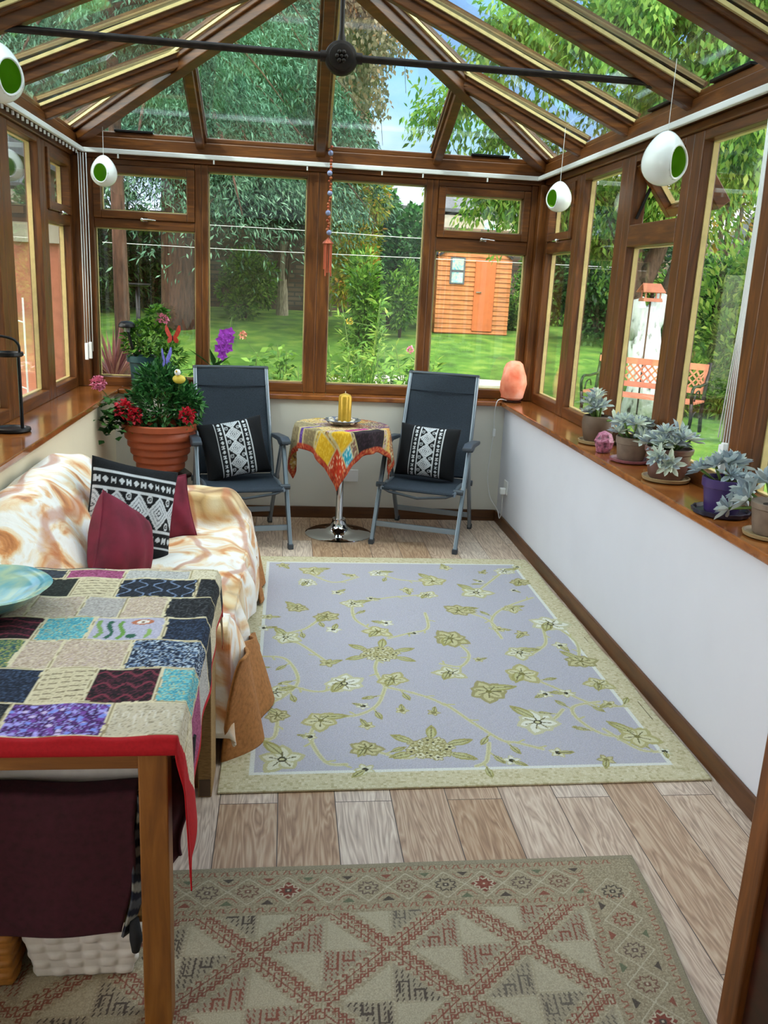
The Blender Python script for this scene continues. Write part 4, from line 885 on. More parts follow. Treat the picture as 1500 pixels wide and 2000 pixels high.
def hgt(x, y):
    seat = .365+.012*np.sin((x+1)*8)*np.sin(y*5)
    endf = 1-sst(3.75, 4.34, y)*.40
    endn = 1-sst(2.9, 2.52, y)*.2 if False else 1-(1-sst(2.5, 2.9, y))*.2
    back = (.735*endf*endn)*np.clip(1-(np.clip((x+.88)/.24, 0, 1))**1.6*.5, 0, 1)-.03*np.clip((-.97-x)/.06, 0, 1)
    back = np.where(x > -.64, 0, back)
    arm = .50*sst(3.90, 4.02, y)*(1-.10*sst(4.2, 4.36, y))*(1-.30*np.clip((x+.30)/.15, 0, 1)**2.2) + .46*(1-sst(2.62, 2.74, y))*0
    armn = .47*(1-sst(2.66, 2.78, y))
    k = 26.0
    st = np.stack([seat, back, arm, armn]); return np.log(np.exp(k*st).sum(0))/k
def throw(U, V):
    # V runs along the sofa (y), U from behind the back over the seat and down the front
    y = SY0-.02+(SY1-SY0+.05)*V
    top = np.clip(U/.62, 0, 1); hang = np.clip((U-.62)/.38, 0, 1)
    xf = -.165+.03*sst(3.9, 4.1, y)*0
    x = -1.03+(xf+1.03)*top
    z = hgt(x, y)
    fold = (.018*np.sin(y*17)+.012*np.sin(y*31+1))*sst(0, .5, hang)+.02*np.sin(hang*3)*np.cos(y*5)*.5
    x = x+fold+.045*np.sin(hang*PI/2)**.7*0+.035*np.sin(hang*PI*.6)
    zb = .045+.10*(np.sin(y*6.0)*.5+.5)*(y < 3.7)
    z = np.where(hang > 0, z+(zb-z)*hang, z)
    # round the front edge
    z = z-.03*np.exp(-((U-.62)/.035)**2)
    wr = .007*np.sin(x*34+y*11)*np.sin(y*9)+.005*np.sin(x*15-y*23)
    z = z+wr*(hang == 0)
    # at the far end the throw folds down over the arm
    e = np.clip((V-.965)/.035, 0, 1); z = z-(z-.06)*sst(0, 1, e)*.9; y = y-.0*e
    n_ = np.clip((.03-V)/.03, 0, 1); z = z-(z-.06)*sst(0, 1, n_)*.9
    return x, y, z
t = thing('sofa_throw', 'cream, orange and white printed fleece throw spread over the sofa', 'throw', (-.6, 3.4, .37))
grid(150, 230, throw).build('cloth', 'throw_print', t, smooth=True, solid=.006)
def lining(U, V):
    y = 2.47+.84*U+.03*np.sin(V*2+U*4)*V; zt = .375-.27*U**1.2; z = zt*(1-V)+.006*V+.10*np.clip((U-.35)/.65, 0, 1)**1.5*V*.6
    bulge = -.118+.066*V*np.clip(1-((U-.32)/.75)**2, 0, 1)-.12*np.clip((.22-U)/.22, 0, 1)**1.6*V**.7; fold = (.018+.012*V)*np.sin(U*PI*4.2+.6)*np.sin(U*PI)**.4
    return bulge+fold, y, z
o_ = grid(90, 60, lining).build('lining', 'tan_fleece', t, smooth=True, solid=.010); lbl(o_, 'plain tan fleece underside turned out at the near corner')
def lining2(U, V):
    y = 3.86+.34*U; z = .19*(1-V)+.02*V-.0*U; return -.128+.025*V+.010*np.sin(U*9)*(.4+V), y, z
o_ = grid(40, 30, lining2).build('lining', 'tan_fleece', t, smooth=True, solid=.008); lbl(o_, 'plain tan underside showing at the far corner')
pillow('cushion', 'burgundy velvet cushion nearest the patchwork table, on the sofa', 'cushion', (-.590, 3.13, .525), .31, .19, math.radians(72), math.radians(-12), math.radians(36), 'burgundy', group='burgundy velvet cushions')
pillow('cushion', 'black and white patterned cushion between two burgundy ones on the sofa', 'cushion', (-.605, 3.44, .572), .38, .12, math.radians(40), math.radians(-14), math.radians(17), 'cushion_cloth', AZB, group='black and white patterned cushions', uvrot=1)
pillow('cushion', 'burgundy velvet cushion against the far arm of the sofa', 'cushion', (-.545, 3.80, .48), .28, .11, math.radians(14), math.radians(-12), math.radians(-8), 'burgundy', group='burgundy velvet cushions')

# ================================================================== DINING TABLE
t = thing('dining_table', 'oak dining table with square legs at the lower left', 'table', (-.6, 1.9, 0))
TX0, TX1, TY0, TY1 = -1.0, -.20, 1.475, 2.42; TZ = .664
MB().box((TX0, TY0, TZ-.02), (TX1, TY1, TZ)).build('tabletop', 'oak_h', t, bevel=.003)
for x in (TX0+.005, TX1-.062):
    for y in (TY0+.008, TY1-.062): MB().box((x, y, 0), (x+.055, y+.055, TZ-.021)).build('leg', 'oak', t, bevel=.003)
MB().box((TX0+.06, TY0+.018, .594), (TX1-.062, TY0+.036, TZ-.021)).build('apron', 'oak_h', t, bevel=.002)
MB().box((TX0+.06, TY1-.036, .594), (TX1-.062, TY1-.018, TZ-.021)).build('apron', 'oak_h', t, bevel=.002)
for x in (TX0+.018, TX1-.036): MB().box((x, TY0+.063, .594), (x+.018, TY1-.063, TZ-.021)).build('apron', 'oak_h', t, bevel=.002)
# patchwork cloth
TX = Canvas(600, 620, 'cdbfa2')
tx0, ty0, tx1, ty1 = -1.02, 1.44, .06, 2.60           # cloth area when laid flat: beyond the table edge it hangs
def patch_big(c):
    kx = 600/(tx1-tx0); ky = 620/(ty1-ty0)
    rows = [(2.6, 2.417, [(-1.1, -.7, 'cr'), (-.7, -.5, 'nv'), (-.5, -.2, 'bg'), (-.2, .06, 'cr')]),
    (2.417, 2.343, [(-1.1, -0.756, 'pk'), (-0.756, -0.599, 'bs'), (-0.599, -0.44, 'mg'), (-0.44, -0.256, 'gw'), (-0.256, -.1, 'cr'), (-.1, .06, 'bk')]),
    (2.343, 2.199, [(-1.1, -.8, 'nv'), (-0.82, -0.641, 'wf'), (-0.641, -0.553, 'dg'), (-0.553, -0.44, 'cs'), (-0.44, -0.23, 'bw'), (-0.23, -0.10, 'bk'), (-.1, .06, 'cs')]),
    (2.199, 2.056, [(-1.1, -0.626, 'bg'), (-0.626, -0.502, 'bg'), (-0.502, -0.401, 'gwv'), (-0.401, -0.293, 'bg'), (-0.293, -0.12, 'bk'), (-.12, .06, 'cr')]),
    (2.056, 1.915, [(-1.1, -0.57, 'mb'), (-0.57, -0.451, 'tq'), (-0.451, -0.28, 'lf'), (-0.28, -0.13, 'nv'), (-.13, .06, 'bk')]),
    (1.915, 1.765, [(-1.1, -0.575, 'gy'), (-0.575, -0.493, 'bg'), (-0.493, -0.339, 'bg'), (-0.339, -0.13, 'nw'), (-.13, .06, 'gw')]),
    (1.765, 1.607, [(-1.1, -0.496, 'nv'), (-0.496, -0.389, 'cs'), (-0.389, -0.25, 'mb'), (-0.25, -0.14, 'tq'), (-.14, .06, 'mg')]),
    (1.607, 1.475, [(-1.1, -0.517, 'bk'), (-0.517, -0.325, 'pu'), (-0.325, -0.15, 'sv'), (-.15, .06, 'cr')])]
    K = {'pk': ('c78a9c', ['d8a8b0', 'a86a80']), 'bs': ('1c1f26', ['2c303a', '3a3f4a']), 'mg': ('9c4a72', ['b06088', '7e3558']), 'gw': ('b9b6b2', ['c8c6c4', '9c9a98']), 'cr': ('d6cab0', ['e4dac2', 'bcae90']),
         'wf': ('cfcdd2', ['bb90b0', 'e0dfe2']), 'dg': ('1f2420', ['343a34', '101410']), 'cs': ('d2c5a4', ['b2a484', 'cabd9e']), 'bw': ('1a1f2a', ['2c3444', '0e1118']), 'bk': ('15161a', ['2a2c30', '4a4c50', '0a0a0c']),
         'bg': ('c4b09a', ['d8c8b4', 'a8927e', 'c0aaa2']), 'gwv': ('b2aaa6', ['9c9490', 'c0bab4']), 'mb': ('28121a', ['4a1c2a', '100a0e', '5a2434']), 'tq': ('5aaab8', ['3a8aa2', '8accca', 'b0b48c']), 'lf': ('b6b2c6', ['a8a4ba', 'c2bed0']),
         'nv': ('1a2233', ['2c3850', '3f506c', '0e1320']), 'gy': ('4a6a58', ['8a9a4a', '2a4a5a', 'b0a868']), 'nw': ('1a2438', ['7a90b0', '2c3c58', 'c0ccd8']), 'pu': ('4a2a66', ['8a70c0', '6a3a8a', '301440', 'a0a0e0']), 'sv': ('c6baa2', ['c4baa6', '9a8e78'])}
    for (ya, yb, cells) in rows:
        for (xa, xb, k) in cells:
            X0, X1, Y0_, Y1_ = (xa-tx0)*kx, (xb-tx0)*kx, (yb-ty0)*ky, (ya-ty0)*ky; col, sp = K[k]
            c.rect(X0, Y0_, X1, Y1_, col); c.speckle(X0, Y0_, X1, Y1_, sp, .55 if k not in ('lf', 'sv', 'cs') else .25, 1 if k not in ('pu', 'nw') else 2)
            if k in ('cs', 'bs'):
                for j in range(1, 7):
                    yy = Y0_+(Y1_-Y0_)*j/7; c.line((X0, yy-4), (X1, yy+5), 1.6, '6a5c48' if k == 'cs' else '4a505c')
            if k == 'bw':
                for s in range(5):
                    bx = X0+(s+.5)*(X1-X0)/5; c.path([(bx+8*math.sin(q*.9)*(1 if s % 2 else -1), Y0_+(Y1_-Y0_)*q/14) for q in range(15)], 2, '7f92b4')
            if k == 'mb':
                for s in range(3):
                    yy = Y0_+(s+.5)*(Y1_-Y0_)/3; c.path([(X0+(X1-X0)*q/16, yy+7*math.sin(q*1.2+s)) for q in range(17)], 3, '0c0809'); c.path([(X0+(X1-X0)*q/16, yy-7*math.sin(q*1.2+s)) for q in range(17)], 3, '7a3040')
            if k == 'lf':
                w_, h_ = X1-X0, Y1_-Y0_
                for fx, cc in ((.12, '7fa05a'), (.26, '2f5f4a'), (.42, '6f9a4a'), (.78, '8fae62')): c.path([(X0+w_*fx+4*math.sin(q*.8), Y0_+h_*(.12+.1*q)) for q in range(8 if fx < .6 else 4)], 6, cc)
                c.disc(X0+w_*.68, Y0_+h_*.78, 15, 'b87050', 9); c.disc(X0+w_*.68, Y0_+h_*.78, 8, 'e8e0d8', 6); c.disc(X0+w_*.68, Y0_+h_*.78, 3, '8a6a50', 3)
                c.disc(X0+w_*.58, Y0_+h_*.2, 7, '2f5f4a', 7)
            if k == 'pu':
                rg = random.Random(2)
                for q in range(70): c.disc(X0+rg.random()*(X1-X0), Y0_+rg.random()*(Y1_-Y0_), 3.2, rg.choice(['7f8fe0', 'a8a0e8', '7a4aa0', 'c8b8e0']))
            if k == 'sv':
                for q in range(7): c.path([(X0+(X1-X0)*(q+.2+.3*math.cos(w))/7, Y0_+(Y1_-Y0_)*(.5+.25*math.sin(w))) for w in [z*.7 for z in range(8)]], 1.5, 'd4ccbc')
            rg = random.Random(int(X0*7+Y0_))
            e = lambda v: v+rg.uniform(-1.2, 1.2)
            for a, b_ in (((X0, Y0_), (X1, Y0_)), ((X1, Y0_), (X1, Y1_)), ((X0, Y1_), (X1, Y1_)), ((X0, Y0_), (X0, Y1_))):
                pts = [(e(a[0]+(b_[0]-a[0])*q/8), e(a[1]+(b_[1]-a[1])*q/8)) for q in range(9)]; c.path(pts, 4.6, 'd9cdac'); c.path(pts[::2], 1.4, '9a8a68')
    # red hem on the near edge and on the right-hand edge
    c.rect(0, 0, 600, (1.475-ty0)*ky+1, 'a80f1a'); c.rect((.035-tx0)*kx, 0, 600, 620, 'b81420'); c.poly([((.06-tx0)*kx, 0), ((-.17-tx0)*kx, 0), ((-.17-tx0)*kx, 20), ((-.08-tx0)*kx, 30), ((.0-tx0)*kx, 60), ((.06-tx0)*kx, 110)], 'b00f1a')
patch_big(TX)
def bigcloth(U, V):
    x = tx0+(tx1-tx0)*U; y = ty0+(ty1-ty0)*V; zt = TZ+.006
    ox = np.clip(x-(TX1+.012), 0, None); oy = np.clip((TY0-.010)-y, 0, None); oyf = np.clip(y-(TY1+.010), 0, None)
    # side drop shortens towards the far end
    k = np.where(True, np.interp(y, [1.44, 1.75, 2.1, 2.35, 2.6], [.95, .62, .50, .44, .42]), 1)
    drop = ox*k
    wav = np.sin(y*30)*.5+np.sin(y*13+1)*.5
    X = np.minimum(x, TX1+.012)+.008*sst(0, .05, ox)+drop*.05*(1+.9*wav)
    Y = np.maximum(y, TY0-.010)-.010*sst(0, .02, oy); Y = np.minimum(Y, TY1+.01)+.012*sst(0, .05, oyf)
    # corner: the two drops become one hanging point
    Z = zt-drop-oy*1.0-oyf*.9
    cn = sst(0, .03, oy)*sst(0, .05, ox); Y = Y-.012*cn; X = X+cn*.006; Z = Z-cn*.03
    cr_ = np.clip((1.62-y)/.2, 0, 1)*ox; Z = Z-cr_*.10
    Z = Z+.002*np.sin(x*40+y*7)*(ox == 0)*(oy == 0)
    return X, Y, Z
t = thing('patchwork_tablecloth', 'beaded patchwork cloth with a red hem covering the dining table', 'tablecloth', (-.6, 1.9, TZ))
grid(300, 310, bigcloth, TX).build('cloth', 'patterned_cloth', t, smooth=True, solid=-.003)
# hanging tip of red hem at the near right corner
t = thing('glass_bowl', 'wide turquoise glass bowl on the patchwork tablecloth at the left edge', 'bowl', (-.735, 2.10, TZ))
MB().lathe([(.05, .0), (.08, .004), (.13, .035), (.16, .062), (.165, .066), (.158, .068), (.12, .048), (.06, .022), (1e-6, .018)], (-.735, 2.10, TZ+.008), 48, wob=lambda a, j: 1+.012*math.sin(a*7)).build('dish', 'blue_glass', t, smooth=50)
# things under and beside the table
t = thing('hanging_tube', 'slim gold and black tube hanging beside the table leg', 'tube', (-.186, 1.62, .43))
MB().tube([(-.192, 1.60, .44), (-.186, 1.62, .53)], .0125, 14).build('body', 'tubegold', t, smooth=50)
MB().tube([(-.186, 1.62, .53), (-.182, 1.632, .585)], .0135, 14).build('sleeve', 'black_cloth', t, smooth=50)
t = thing('cardboard_sheet', 'corrugated cardboard pack standing on end beside the sofa', 'cardboard', (-.215, 2.36, 0))
MB().box((-.236, 2.31, 0), (-.196, 2.47, .50)).build('board', 'cardboard', t, bevel=.003)
MB().box((-.232, 2.3095, .004), (-.200, 2.309, .06)).build('cut_edge', 'clay_dark', t)
def cover(U, V):
    # a dark burgundy blanket over the front of a box: a narrow top and a long front
    x = -.96+(.683)*U; s = V*.40; top = .05
    y = np.where(s < top, 1.605-s, 1.555+0*s)+.006*np.sin(x*22+1)+.003*np.sin(s*30)
    z = np.where(s < top, .497, .495-(s-top)*.90)+.05*sst(.35, 0, U)*(s < top)
    x = x-.035*U*V**2
    return x+.004*np.sin(z*25), y, z
t = thing('blanket', 'dark burgundy blanket draped over the box below the dining table', 'blanket', (-.6, 1.57, .50))
grid(90, 90, cover).build('cloth', 'dark_burgundy', t, smooth=True, solid=.006)
def edge(U, V):
    z = .495-.33*V; return -.284+.022*U-.03*V**2+.004*np.sin(z*30), 1.560-.003*V+.03*U+.004*np.sin(z*19), z
NB = Canvas(40, 200, '1a2030')
for q in range(9): NB.poly([(0, q*24), (40, q*24+8), (28, q*24+20), (0, q*24+12)], '8e8f88' if q % 2 else '50535a')
lbl(grid(8, 60, edge, NB).build('border', 'patterned_cloth', t, smooth=True, solid=.006), 'black and grey patterned end of the blanket')
MB().tube([(-.292, 1.565, .20), (-.288, 1.56, .155), (-.290, 1.56, .125)], [.010, .014, .008], 10).build('fringe', 'black_cloth', t, smooth=True)
t = thing('storage_box', 'low box resting on the two baskets under the dining table, mostly covered by the blanket', 'box', (-.6, 1.8, .18))
MB().box((-.95, 1.575, .182), (-.27, 1.95, .475)).build('body', 'cardboard', t, bevel=.004)
t = thing('folded_sheet', 'cream folded sheet on top of the covered box behind the table leg', 'cloth', (-.6, 1.8, .50))
def sheet(U, V):
    x = -.93+.70*U; y = 1.63+.30*V; z = .480+.085*np.sin(PI*V)**.5*(.8+.2*np.sin(U*9))
    return x, y, z+.006*np.sin(x*40+y*9)*np.sin(PI*V)
grid(70, 24, sheet).build('cloth', 'weave_white', t, smooth=True, solid=.004)
t = thing('scarf', 'dark plum scarf hanging beside the table leg below the red hem', 'scarf', (-.2, 1.56, .5))
def scarf(U, V):
    z = .56-.22*V-.04*(1-U)*V; return -.262+.075*U+.01*np.sin(z*30), 1.575+.012*np.sin(U*9), z
grid(20, 30, scarf).build('cloth', 'dark_burgundy', t, smooth=True, solid=.005)
# woven baskets
def basket(name, label, cx, cy, w, d, h, tp, mat, nx, ny, rise):
    t = thing(name, label, 'basket', (cx, cy, 0))
    b = MB(); b.add([(cx-w/2*tp, cy-d/2*tp, .008), (cx+w/2*tp, cy-d/2*tp, .008), (cx+w/2*tp, cy+d/2*tp, .008), (cx-w/2*tp, cy+d/2*tp, .008)], [(0, 1, 2, 3)])
    n = 4*nx; rows = ny
    def rim(u, z):
        k = tp+(1-tp)*z/h; e = u*4; s = int(e) % 4; f = (e-int(e))*2-1
        p = [(f, -1), (1, f), (-f, 1), (-1, -f)][s]; return Vector((cx+p[0]*w/2*k, cy+p[1]*d/2*k, z)), Vector([(0, -1, 0), (1, 0, 0), (0, 1, 0), (-1, 0, 0)][s])
    body = grid(n*6, rows*6, lambda U, V: (U, V, U*0))
    vs = []
    for (u, v, _) in body.v:
        p, nn = rim(min(u, .99999), .008+v*(h-.008)); iu, iv = u*n, v*rows; ph = (int(iu)+int(iv)) % 2
        bmp = rise*(abs(math.sin(PI*iu))**.5*abs(math.sin(PI*iv))**.5)*(1 if ph else .25); vs.append(tuple(p+nn*bmp))
    body.v = vs; body.build('weave', mat, t, smooth=True, solid=.004); b.build('bottom', mat, t)
    r = MB(); r.tube([tuple(rim(k/40 % 1, h)[0]) for k in range(41)], .008, 6, cap=False); r.build('rim', mat, t, smooth=True)
    return t
basket('woven_basket', 'white woven basket under the dining table', -.413, 1.70, .255, .18, .168, .78, 'weave_white', 6, 7, .008)
basket('wicker_basket', 'brown wicker basket at the left edge under the dining table', -.655, 1.70, .21, .2, .168, .92, 'wicker', 3, 10, .007)

# ================================================================== POTS AND PLANTS INDOORS
def pot(name, label, cat, loc, prof, mat, soil_r, soil_z, n=40, group=None, wob=None, sx=1):
    t = thing(name, label, cat, loc, 0, group); MB().lathe(prof, loc, n, wob=wob).build('pot', mat, t, smooth=40)
    MB().lathe([(soil_r, 0), (soil_r, .003), (soil_r*.5, .008), (1e-6, .01)], (loc[0], loc[1], loc[2]+soil_z), 24).build('soil', 'soil', t, smooth=60)
    return t
def leaf_ball(b, c, r, n, L, W, rg, low=-.3, sc=(1, 1, 1), outward=.7, fold=.15):
    for _ in range(n):
        a = rg.uniform(0, 2*PI); z = rg.uniform(low, 1); q = math.sqrt(max(0, 1-z*z)); d = Vector((q*math.cos(a), q*math.sin(a), z)); rr = r*rg.uniform(.45, 1)**.6
        p = Vector(c)+Vector((d.x*rr*sc[0], d.y*rr*sc[1], d.z*rr*sc[2])); dd = (d*outward+Vector((rg.uniform(-1, 1), rg.uniform(-1, 1), rg.uniform(-.8, .8)))*(1-outward*.5)).normalized()
        s = rg.uniform(.7, 1.2); b.leaf(p, dd, (rg.uniform(-.5, .5), rg.uniform(-.5, .5), 1), L*s, W*s, fold=fold)
rg = random.Random(21)
pc = (-.725, 5.13, .37)
t = thing('plant_stool', 'dark carved wooden stool under the terracotta pot', 'stool', (pc[0], pc[1], 0))
MB().lathe([(.0, .335), (.175, .335), (.182, .345), (.182, .357), (.175, .364), (0, .364)], (pc[0], pc[1], 0), 8).build('top', 'dark_wood', t, bevel=.003)
MB().lathe([(.15, .27), (.155, .28), (.155, .334), (.15, .334)], (pc[0], pc[1], 0), 8).build('apron', 'dark_wood', t)
for k in range(4):
    a = PI/4+k*PI/2; MB().tube([(pc[0]+.15*math.cos(a), pc[1]+.15*math.sin(a), 0), (pc[0]+.165*math.cos(a), pc[1]+.165*math.sin(a), .12), (pc[0]+.14*math.cos(a), pc[1]+.14*math.sin(a), .3)], [.016, .022, .024], 8).build('leg', 'dark_wood', t, smooth=50)
t = thing('potted_azalea', 'large ribbed terracotta pot with a dense glossy green shrub and red flowers', 'potted plant', pc)
prof = [(.11, 0), (.122, .006)]
for k in range(5): z = .012+k*.045; r = .128+k*.0155; prof += [(r, z), (r+.012, z+.012), (r+.013, z+.03), (r+.009, z+.042)]
prof += [(.196, .245), (.202, .25), (.216, .255), (.218, .285), (.208, .292), (.198, .285), (.195, .25), (.15, .245)]
MB().lathe(prof, pc, 56).build('pot', 'terracotta', t, smooth=35)
MB().lathe([(.194, 0), (.1, .02), (1e-6, .025)], (pc[0], pc[1], pc[2]+.235), 32).build('soil', 'soil', t, smooth=60)
b = MB(); leaf_ball(b, (pc[0]+.02, pc[1], .74), .19, 1500, .055, .022, rg, -.5, (1.05, .9, 1.0)); leaf_ball(b, (pc[0]+.0, pc[1]-.02, .88), .12, 500, .05, .02, rg, -.4); leaf_ball(b, (pc[0]+.15, pc[1]-.03, .76), .10, 350, .05, .02, rg)
lbl(b.build('foliage', 'leaf_gloss', t, rnd=4), 'dense glossy green leaves')
st = MB()
for k in range(14):
    a = rg.uniform(0, 2*PI); st.tube([(pc[0], pc[1], .6), (pc[0]+.08*math.cos(a), pc[1]+.08*math.sin(a), .72), (pc[0]+.15*math.cos(a), pc[1]+.13*math.sin(a), .84)], .004, 5)
st.build('stems', 'stem', t)
def flower_head(name, par, c, r, mat, n=40, L=.026, W=.024, seed=1, label=None):
    g_ = random.Random(seed); b = MB(); leaf_ball(b, c, r, n, L, W, g_, -.9, outward=.75, fold=.35); o = b.build(name, mat, par, rnd=4)
    if label: lbl(o, label)
    return o
flower_head('flower', t, (-.895, 4.98, .745), .052, 'crimson', 130, .026, .024, 3, 'crimson flower head at the left of the pot'); flower_head('flower', t, (-.845, 4.96, .715), .04, 'crimson', 70, .026, .024, 4); flower_head('flower', t, (-.555, 4.98, .725), .038, 'crimson', 90, .024, .022, 5, 'crimson flower head at the right of the pot')
b = MB()
for k in range(150):
    x = -.96+rg.gauss(0, .05); y = 5.0+rg.gauss(0, .05); z = .70+rg.gauss(0, .045); b.leaf((x, y, z), (rg.uniform(-1, 1), rg.uniform(-1, 1), rg.uniform(-.6, .4)), (rg.uniform(-.4, .4), 0, 1), .045, .045)
b.tube([(-.78, 5.08, .64), (-.86, 5.03, .70), (-.96, 5.0, .72)], .004, 5); lbl(b.build('trailing_leaves', 'leaf_dark', t, rnd=4), 'darker round leaves trailing over the left of the rim')
pf = (-1.055, 5.09, .855)
t2 = thing('pink_geranium', 'single pink geranium head standing over the left windowsill corner', 'flower', (-1.0, 5.1, .80))
flower_head('petals', t2, (-1.06, 5.1, .875), .034, 'rose_pink', 110, .024, .024, 8); MB().tube([(-1.06, 5.1, .86), (-1.03, 5.12, .82), (-.94, 5.09, .72)], .0025, 6).build('stem', 'stem', t2, smooth=True)
# butterflies and bird on sticks
def butterfly(label, c, s, mat, face=0, vee=.6, mount=None):
    t = thing('butterfly_ornament', label, 'ornament', c); q = Matrix.Rotation(face, 3, 'Z')
    for sg in (-1, 1):
        up = [(0, 0), (.35, .55), (.62, 1.0), (.80, .98), (.82, .55), (.60, .18), (.45, .05), (.62, -.15), (.55, -.38), (.25, -.35), (0, -.08)]
        b = MB(); vs = []
        for x, z in up: v = q @ Vector((sg*x*s*math.sin(vee+.3), -x*s*math.cos(vee+.3)*.6, z*s)); vs.append(tuple(v+Vector(c)))
        b.add(vs, [tuple(range(len(vs)))] if sg > 0 else [tuple(range(len(vs)-1, -1, -1))]); w = b.build('wing', mat, t, solid=.0015)
    MB().sphere(c, .008, 8, sc=(.6, .6, 2)).build('body', 'black_metal', t, smooth=True)
    if mount: MB().tube([c, mount], .0018, 6).build('stick', 'stem', t)
    return t
butterfly('red butterfly ornament above the green pot', (-.665, 5.28, 1.135), .075, 'bfly_red', .2, .5, (-.70, 5.30, .90))
butterfly('purple and blue butterfly ornament above the azalea', (-.68, 5.06, 1.02), .075, 'bfly_blue', 1.2, 1.0, (-.69, 5.12, .82))
t = thing('bird_ornament', 'small yellow bird ornament with a white head among the azalea leaves', 'ornament', (-.60, 5.02, .93))
MB().sphere((-.60, 5.02, .925), .032, 12, sc=(1.15, .8, .8)).build('body', 'yellow', t, smooth=True); MB().sphere((-.605, 5.0, .965), .018, 10).build('head', 'white_plastic', t, smooth=True); MB().tube([(-.60, 5.02, .90), (-.62, 5.08, .72)], .002, 6).build('stick', 'stem', t)
MB().lathe([(.008, 0), (1e-6, .02)], (0, 0, 0), 6).build('beak', 'gold_wax', t, world=False).matrix_basis = Matrix.Translation(Vector((-.01, -.035, .045))) @ Matrix.Rotation(PI/2, 4, 'X')
# geranium in the green pot on the sill
gp = (-.86, 5.535, .802)
t = pot('potted_geranium', 'dark green pot with a leafy geranium on the back windowsill', 'potted plant', gp, [(.075, 0), (.085, .01), (.100, .16), (.115, .165), (.118, .20), (.108, .203), (.10, .17), (.05, .165)], 'green_pot', .1, .17)
b = MB(); leaf_ball(b, (-.84, 5.50, 1.09), .14, 520, .035, .035, rg, -.7, (1.1, .5, 1)); leaf_ball(b, (-.70, 5.42, 1.02), .08, 200, .045, .022, rg, -.8, (1.1, .6, 1)); leaf_ball(b, (-.78, 5.52, 1.25), .055, 110, .035, .035, rg)
b.build('foliage', 'leaf_mid', t, rnd=4); flower_head('flower', t, (-.745, 5.48, 1.232), .022, 'rose_pink', 40, .02, .02, 9, 'small pale pink flower')
b = MB()
for k in range(9): a = k*.7; b.tube([(gp[0], gp[1], .98), (gp[0]+.05*math.cos(a), gp[1]-.03+.03*math.sin(a), 1.08), (gp[0]+.10*math.cos(a), gp[1]-.03+.05*math.sin(a), 1.16)], .003, 5)
b.build('stems', 'stem', t)
t = thing('solar_lamp', 'black solar stake light leaning out of the green pot', 'lamp', (-.93, 5.45, .98))
MB().tube([(-.905, 5.46, .98), (-.93, 5.44, 1.08), (-.947, 5.43, 1.165)], .009, 10).build('stake', 'black_metal', t, smooth=50)
MB().lathe([(.018, 0), (.02, .02), (.022, .025)], (-.95, 5.43, 1.15), 14).build('lens', 'dish', t, smooth=40); MB().lathe([(.046, 0), (.05, .006), (.048, .02), (.034, .035), (1e-6, .04)], (-.952, 5.43, 1.175), 24).build('cap', 'black_metal', t, smooth=40)
# orchid
oc = (-.445, 5.545, .802)
t = pot('potted_orchid', 'purple orchid in a pale pot on the back sill behind the left chair', 'potted plant', oc, [(.05, 0), (.055, .01), (.066, .13), (.072, .135), (.072, .148), (.064, .148), (.06, .12), (.03, .118)], 'white_plastic', .062, .125)
b = MB()
for d_, L_ in (((-1, -.2, .75), .19), ((-.8, -.3, -.05), .2), ((.5, -.5, .5), .1), ((.9, .1, .7), .12), ((-.2, -.3, 1), .12)): b.leaf((oc[0], oc[1], .94), d_, (0, 0, 1), L_*1.1, .045, fold=.2)
lbl(b.build('leaves', 'leaf_dark', t, rnd=4), 'long dark strap leaves')
MB().tube([(oc[0]+.01, oc[1], .94), (-.40, 5.53, 1.05), (-.345, 5.50, 1.20), (-.335, 5.50, 1.26)], .003, 6).build('stem', 'stem', t, smooth=True)
for k, (x, z) in enumerate(((-.345, 1.17), (-.385, 1.16), (-.36, 1.125), (-.40, 1.12), (-.375, 1.08), (-.41, 1.07), (-.39, 1.03), (-.355, 1.075), (-.345, 1.13))):
    b = MB(); c0 = Vector((x, 5.475, z))
    for j in range(5): a = j*2*PI/5+k; b.leaf(c0, (math.cos(a), -.25, math.sin(a)), (0, -1, 0), .036, .034, fold=.1)
    b.leaf(c0+Vector((0, -.006, -.004)), (0, -1, -.5), (0, 0, 1), .014, .012); o = b.build('blossom', 'orchid', t, solid=.001)
# salt lamp
sc_ = (1.462, 5.50, .80)
t = thing('salt_lamp', 'pink rock salt lamp in the right corner of the windowsill', 'lamp', sc_)
MB().lathe([(.05, 0), (.062, .003), (.062, .014), (.05, .016)], sc_, 28).build('base', 'dark_wood', t, smooth=40)
g_ = random.Random(4); wob = [[1+g_.uniform(-.07, .07) for _ in range(10)] for _ in range(12)]
MB().lathe([(.055, .016), (.072, .03), (.08, .07), (.083, .12), (.078, .17), (.064, .215), (.052, .245), (.03, .262), (1e-6, .265)], sc_, 20, wob=lambda a, j: wob[j][int(a/(2*PI)*10) % 10]).build('rock', 'salt_rock', t, smooth=25)
t = thing('lamp_cable', 'thin white cable with an inline switch running from the salt lamp to the socket', 'cable', (1.36, 5.44, .3))
MB().tube(smooth_path([(1.42, 5.46, .812), (1.37, 5.45, .82), (1.345, 5.44, .79), (1.345, 5.46, .68), (1.352, 5.47, .60), (1.34, 5.47, .45), (1.335, 5.47, .30), (1.36, 5.46, .17), (1.40, 5.40, .10), (1.40, 5.33, .06), (1.40, 5.29, .12), (1.395, 5.28, .235)], 6), .0028, 6).build('cord', 'white_plastic', t, smooth=True)
MB().box((1.344, 5.462, .575), (1.362, 5.48, .625)).build('switch', 'white_plastic', t, bevel=.004)
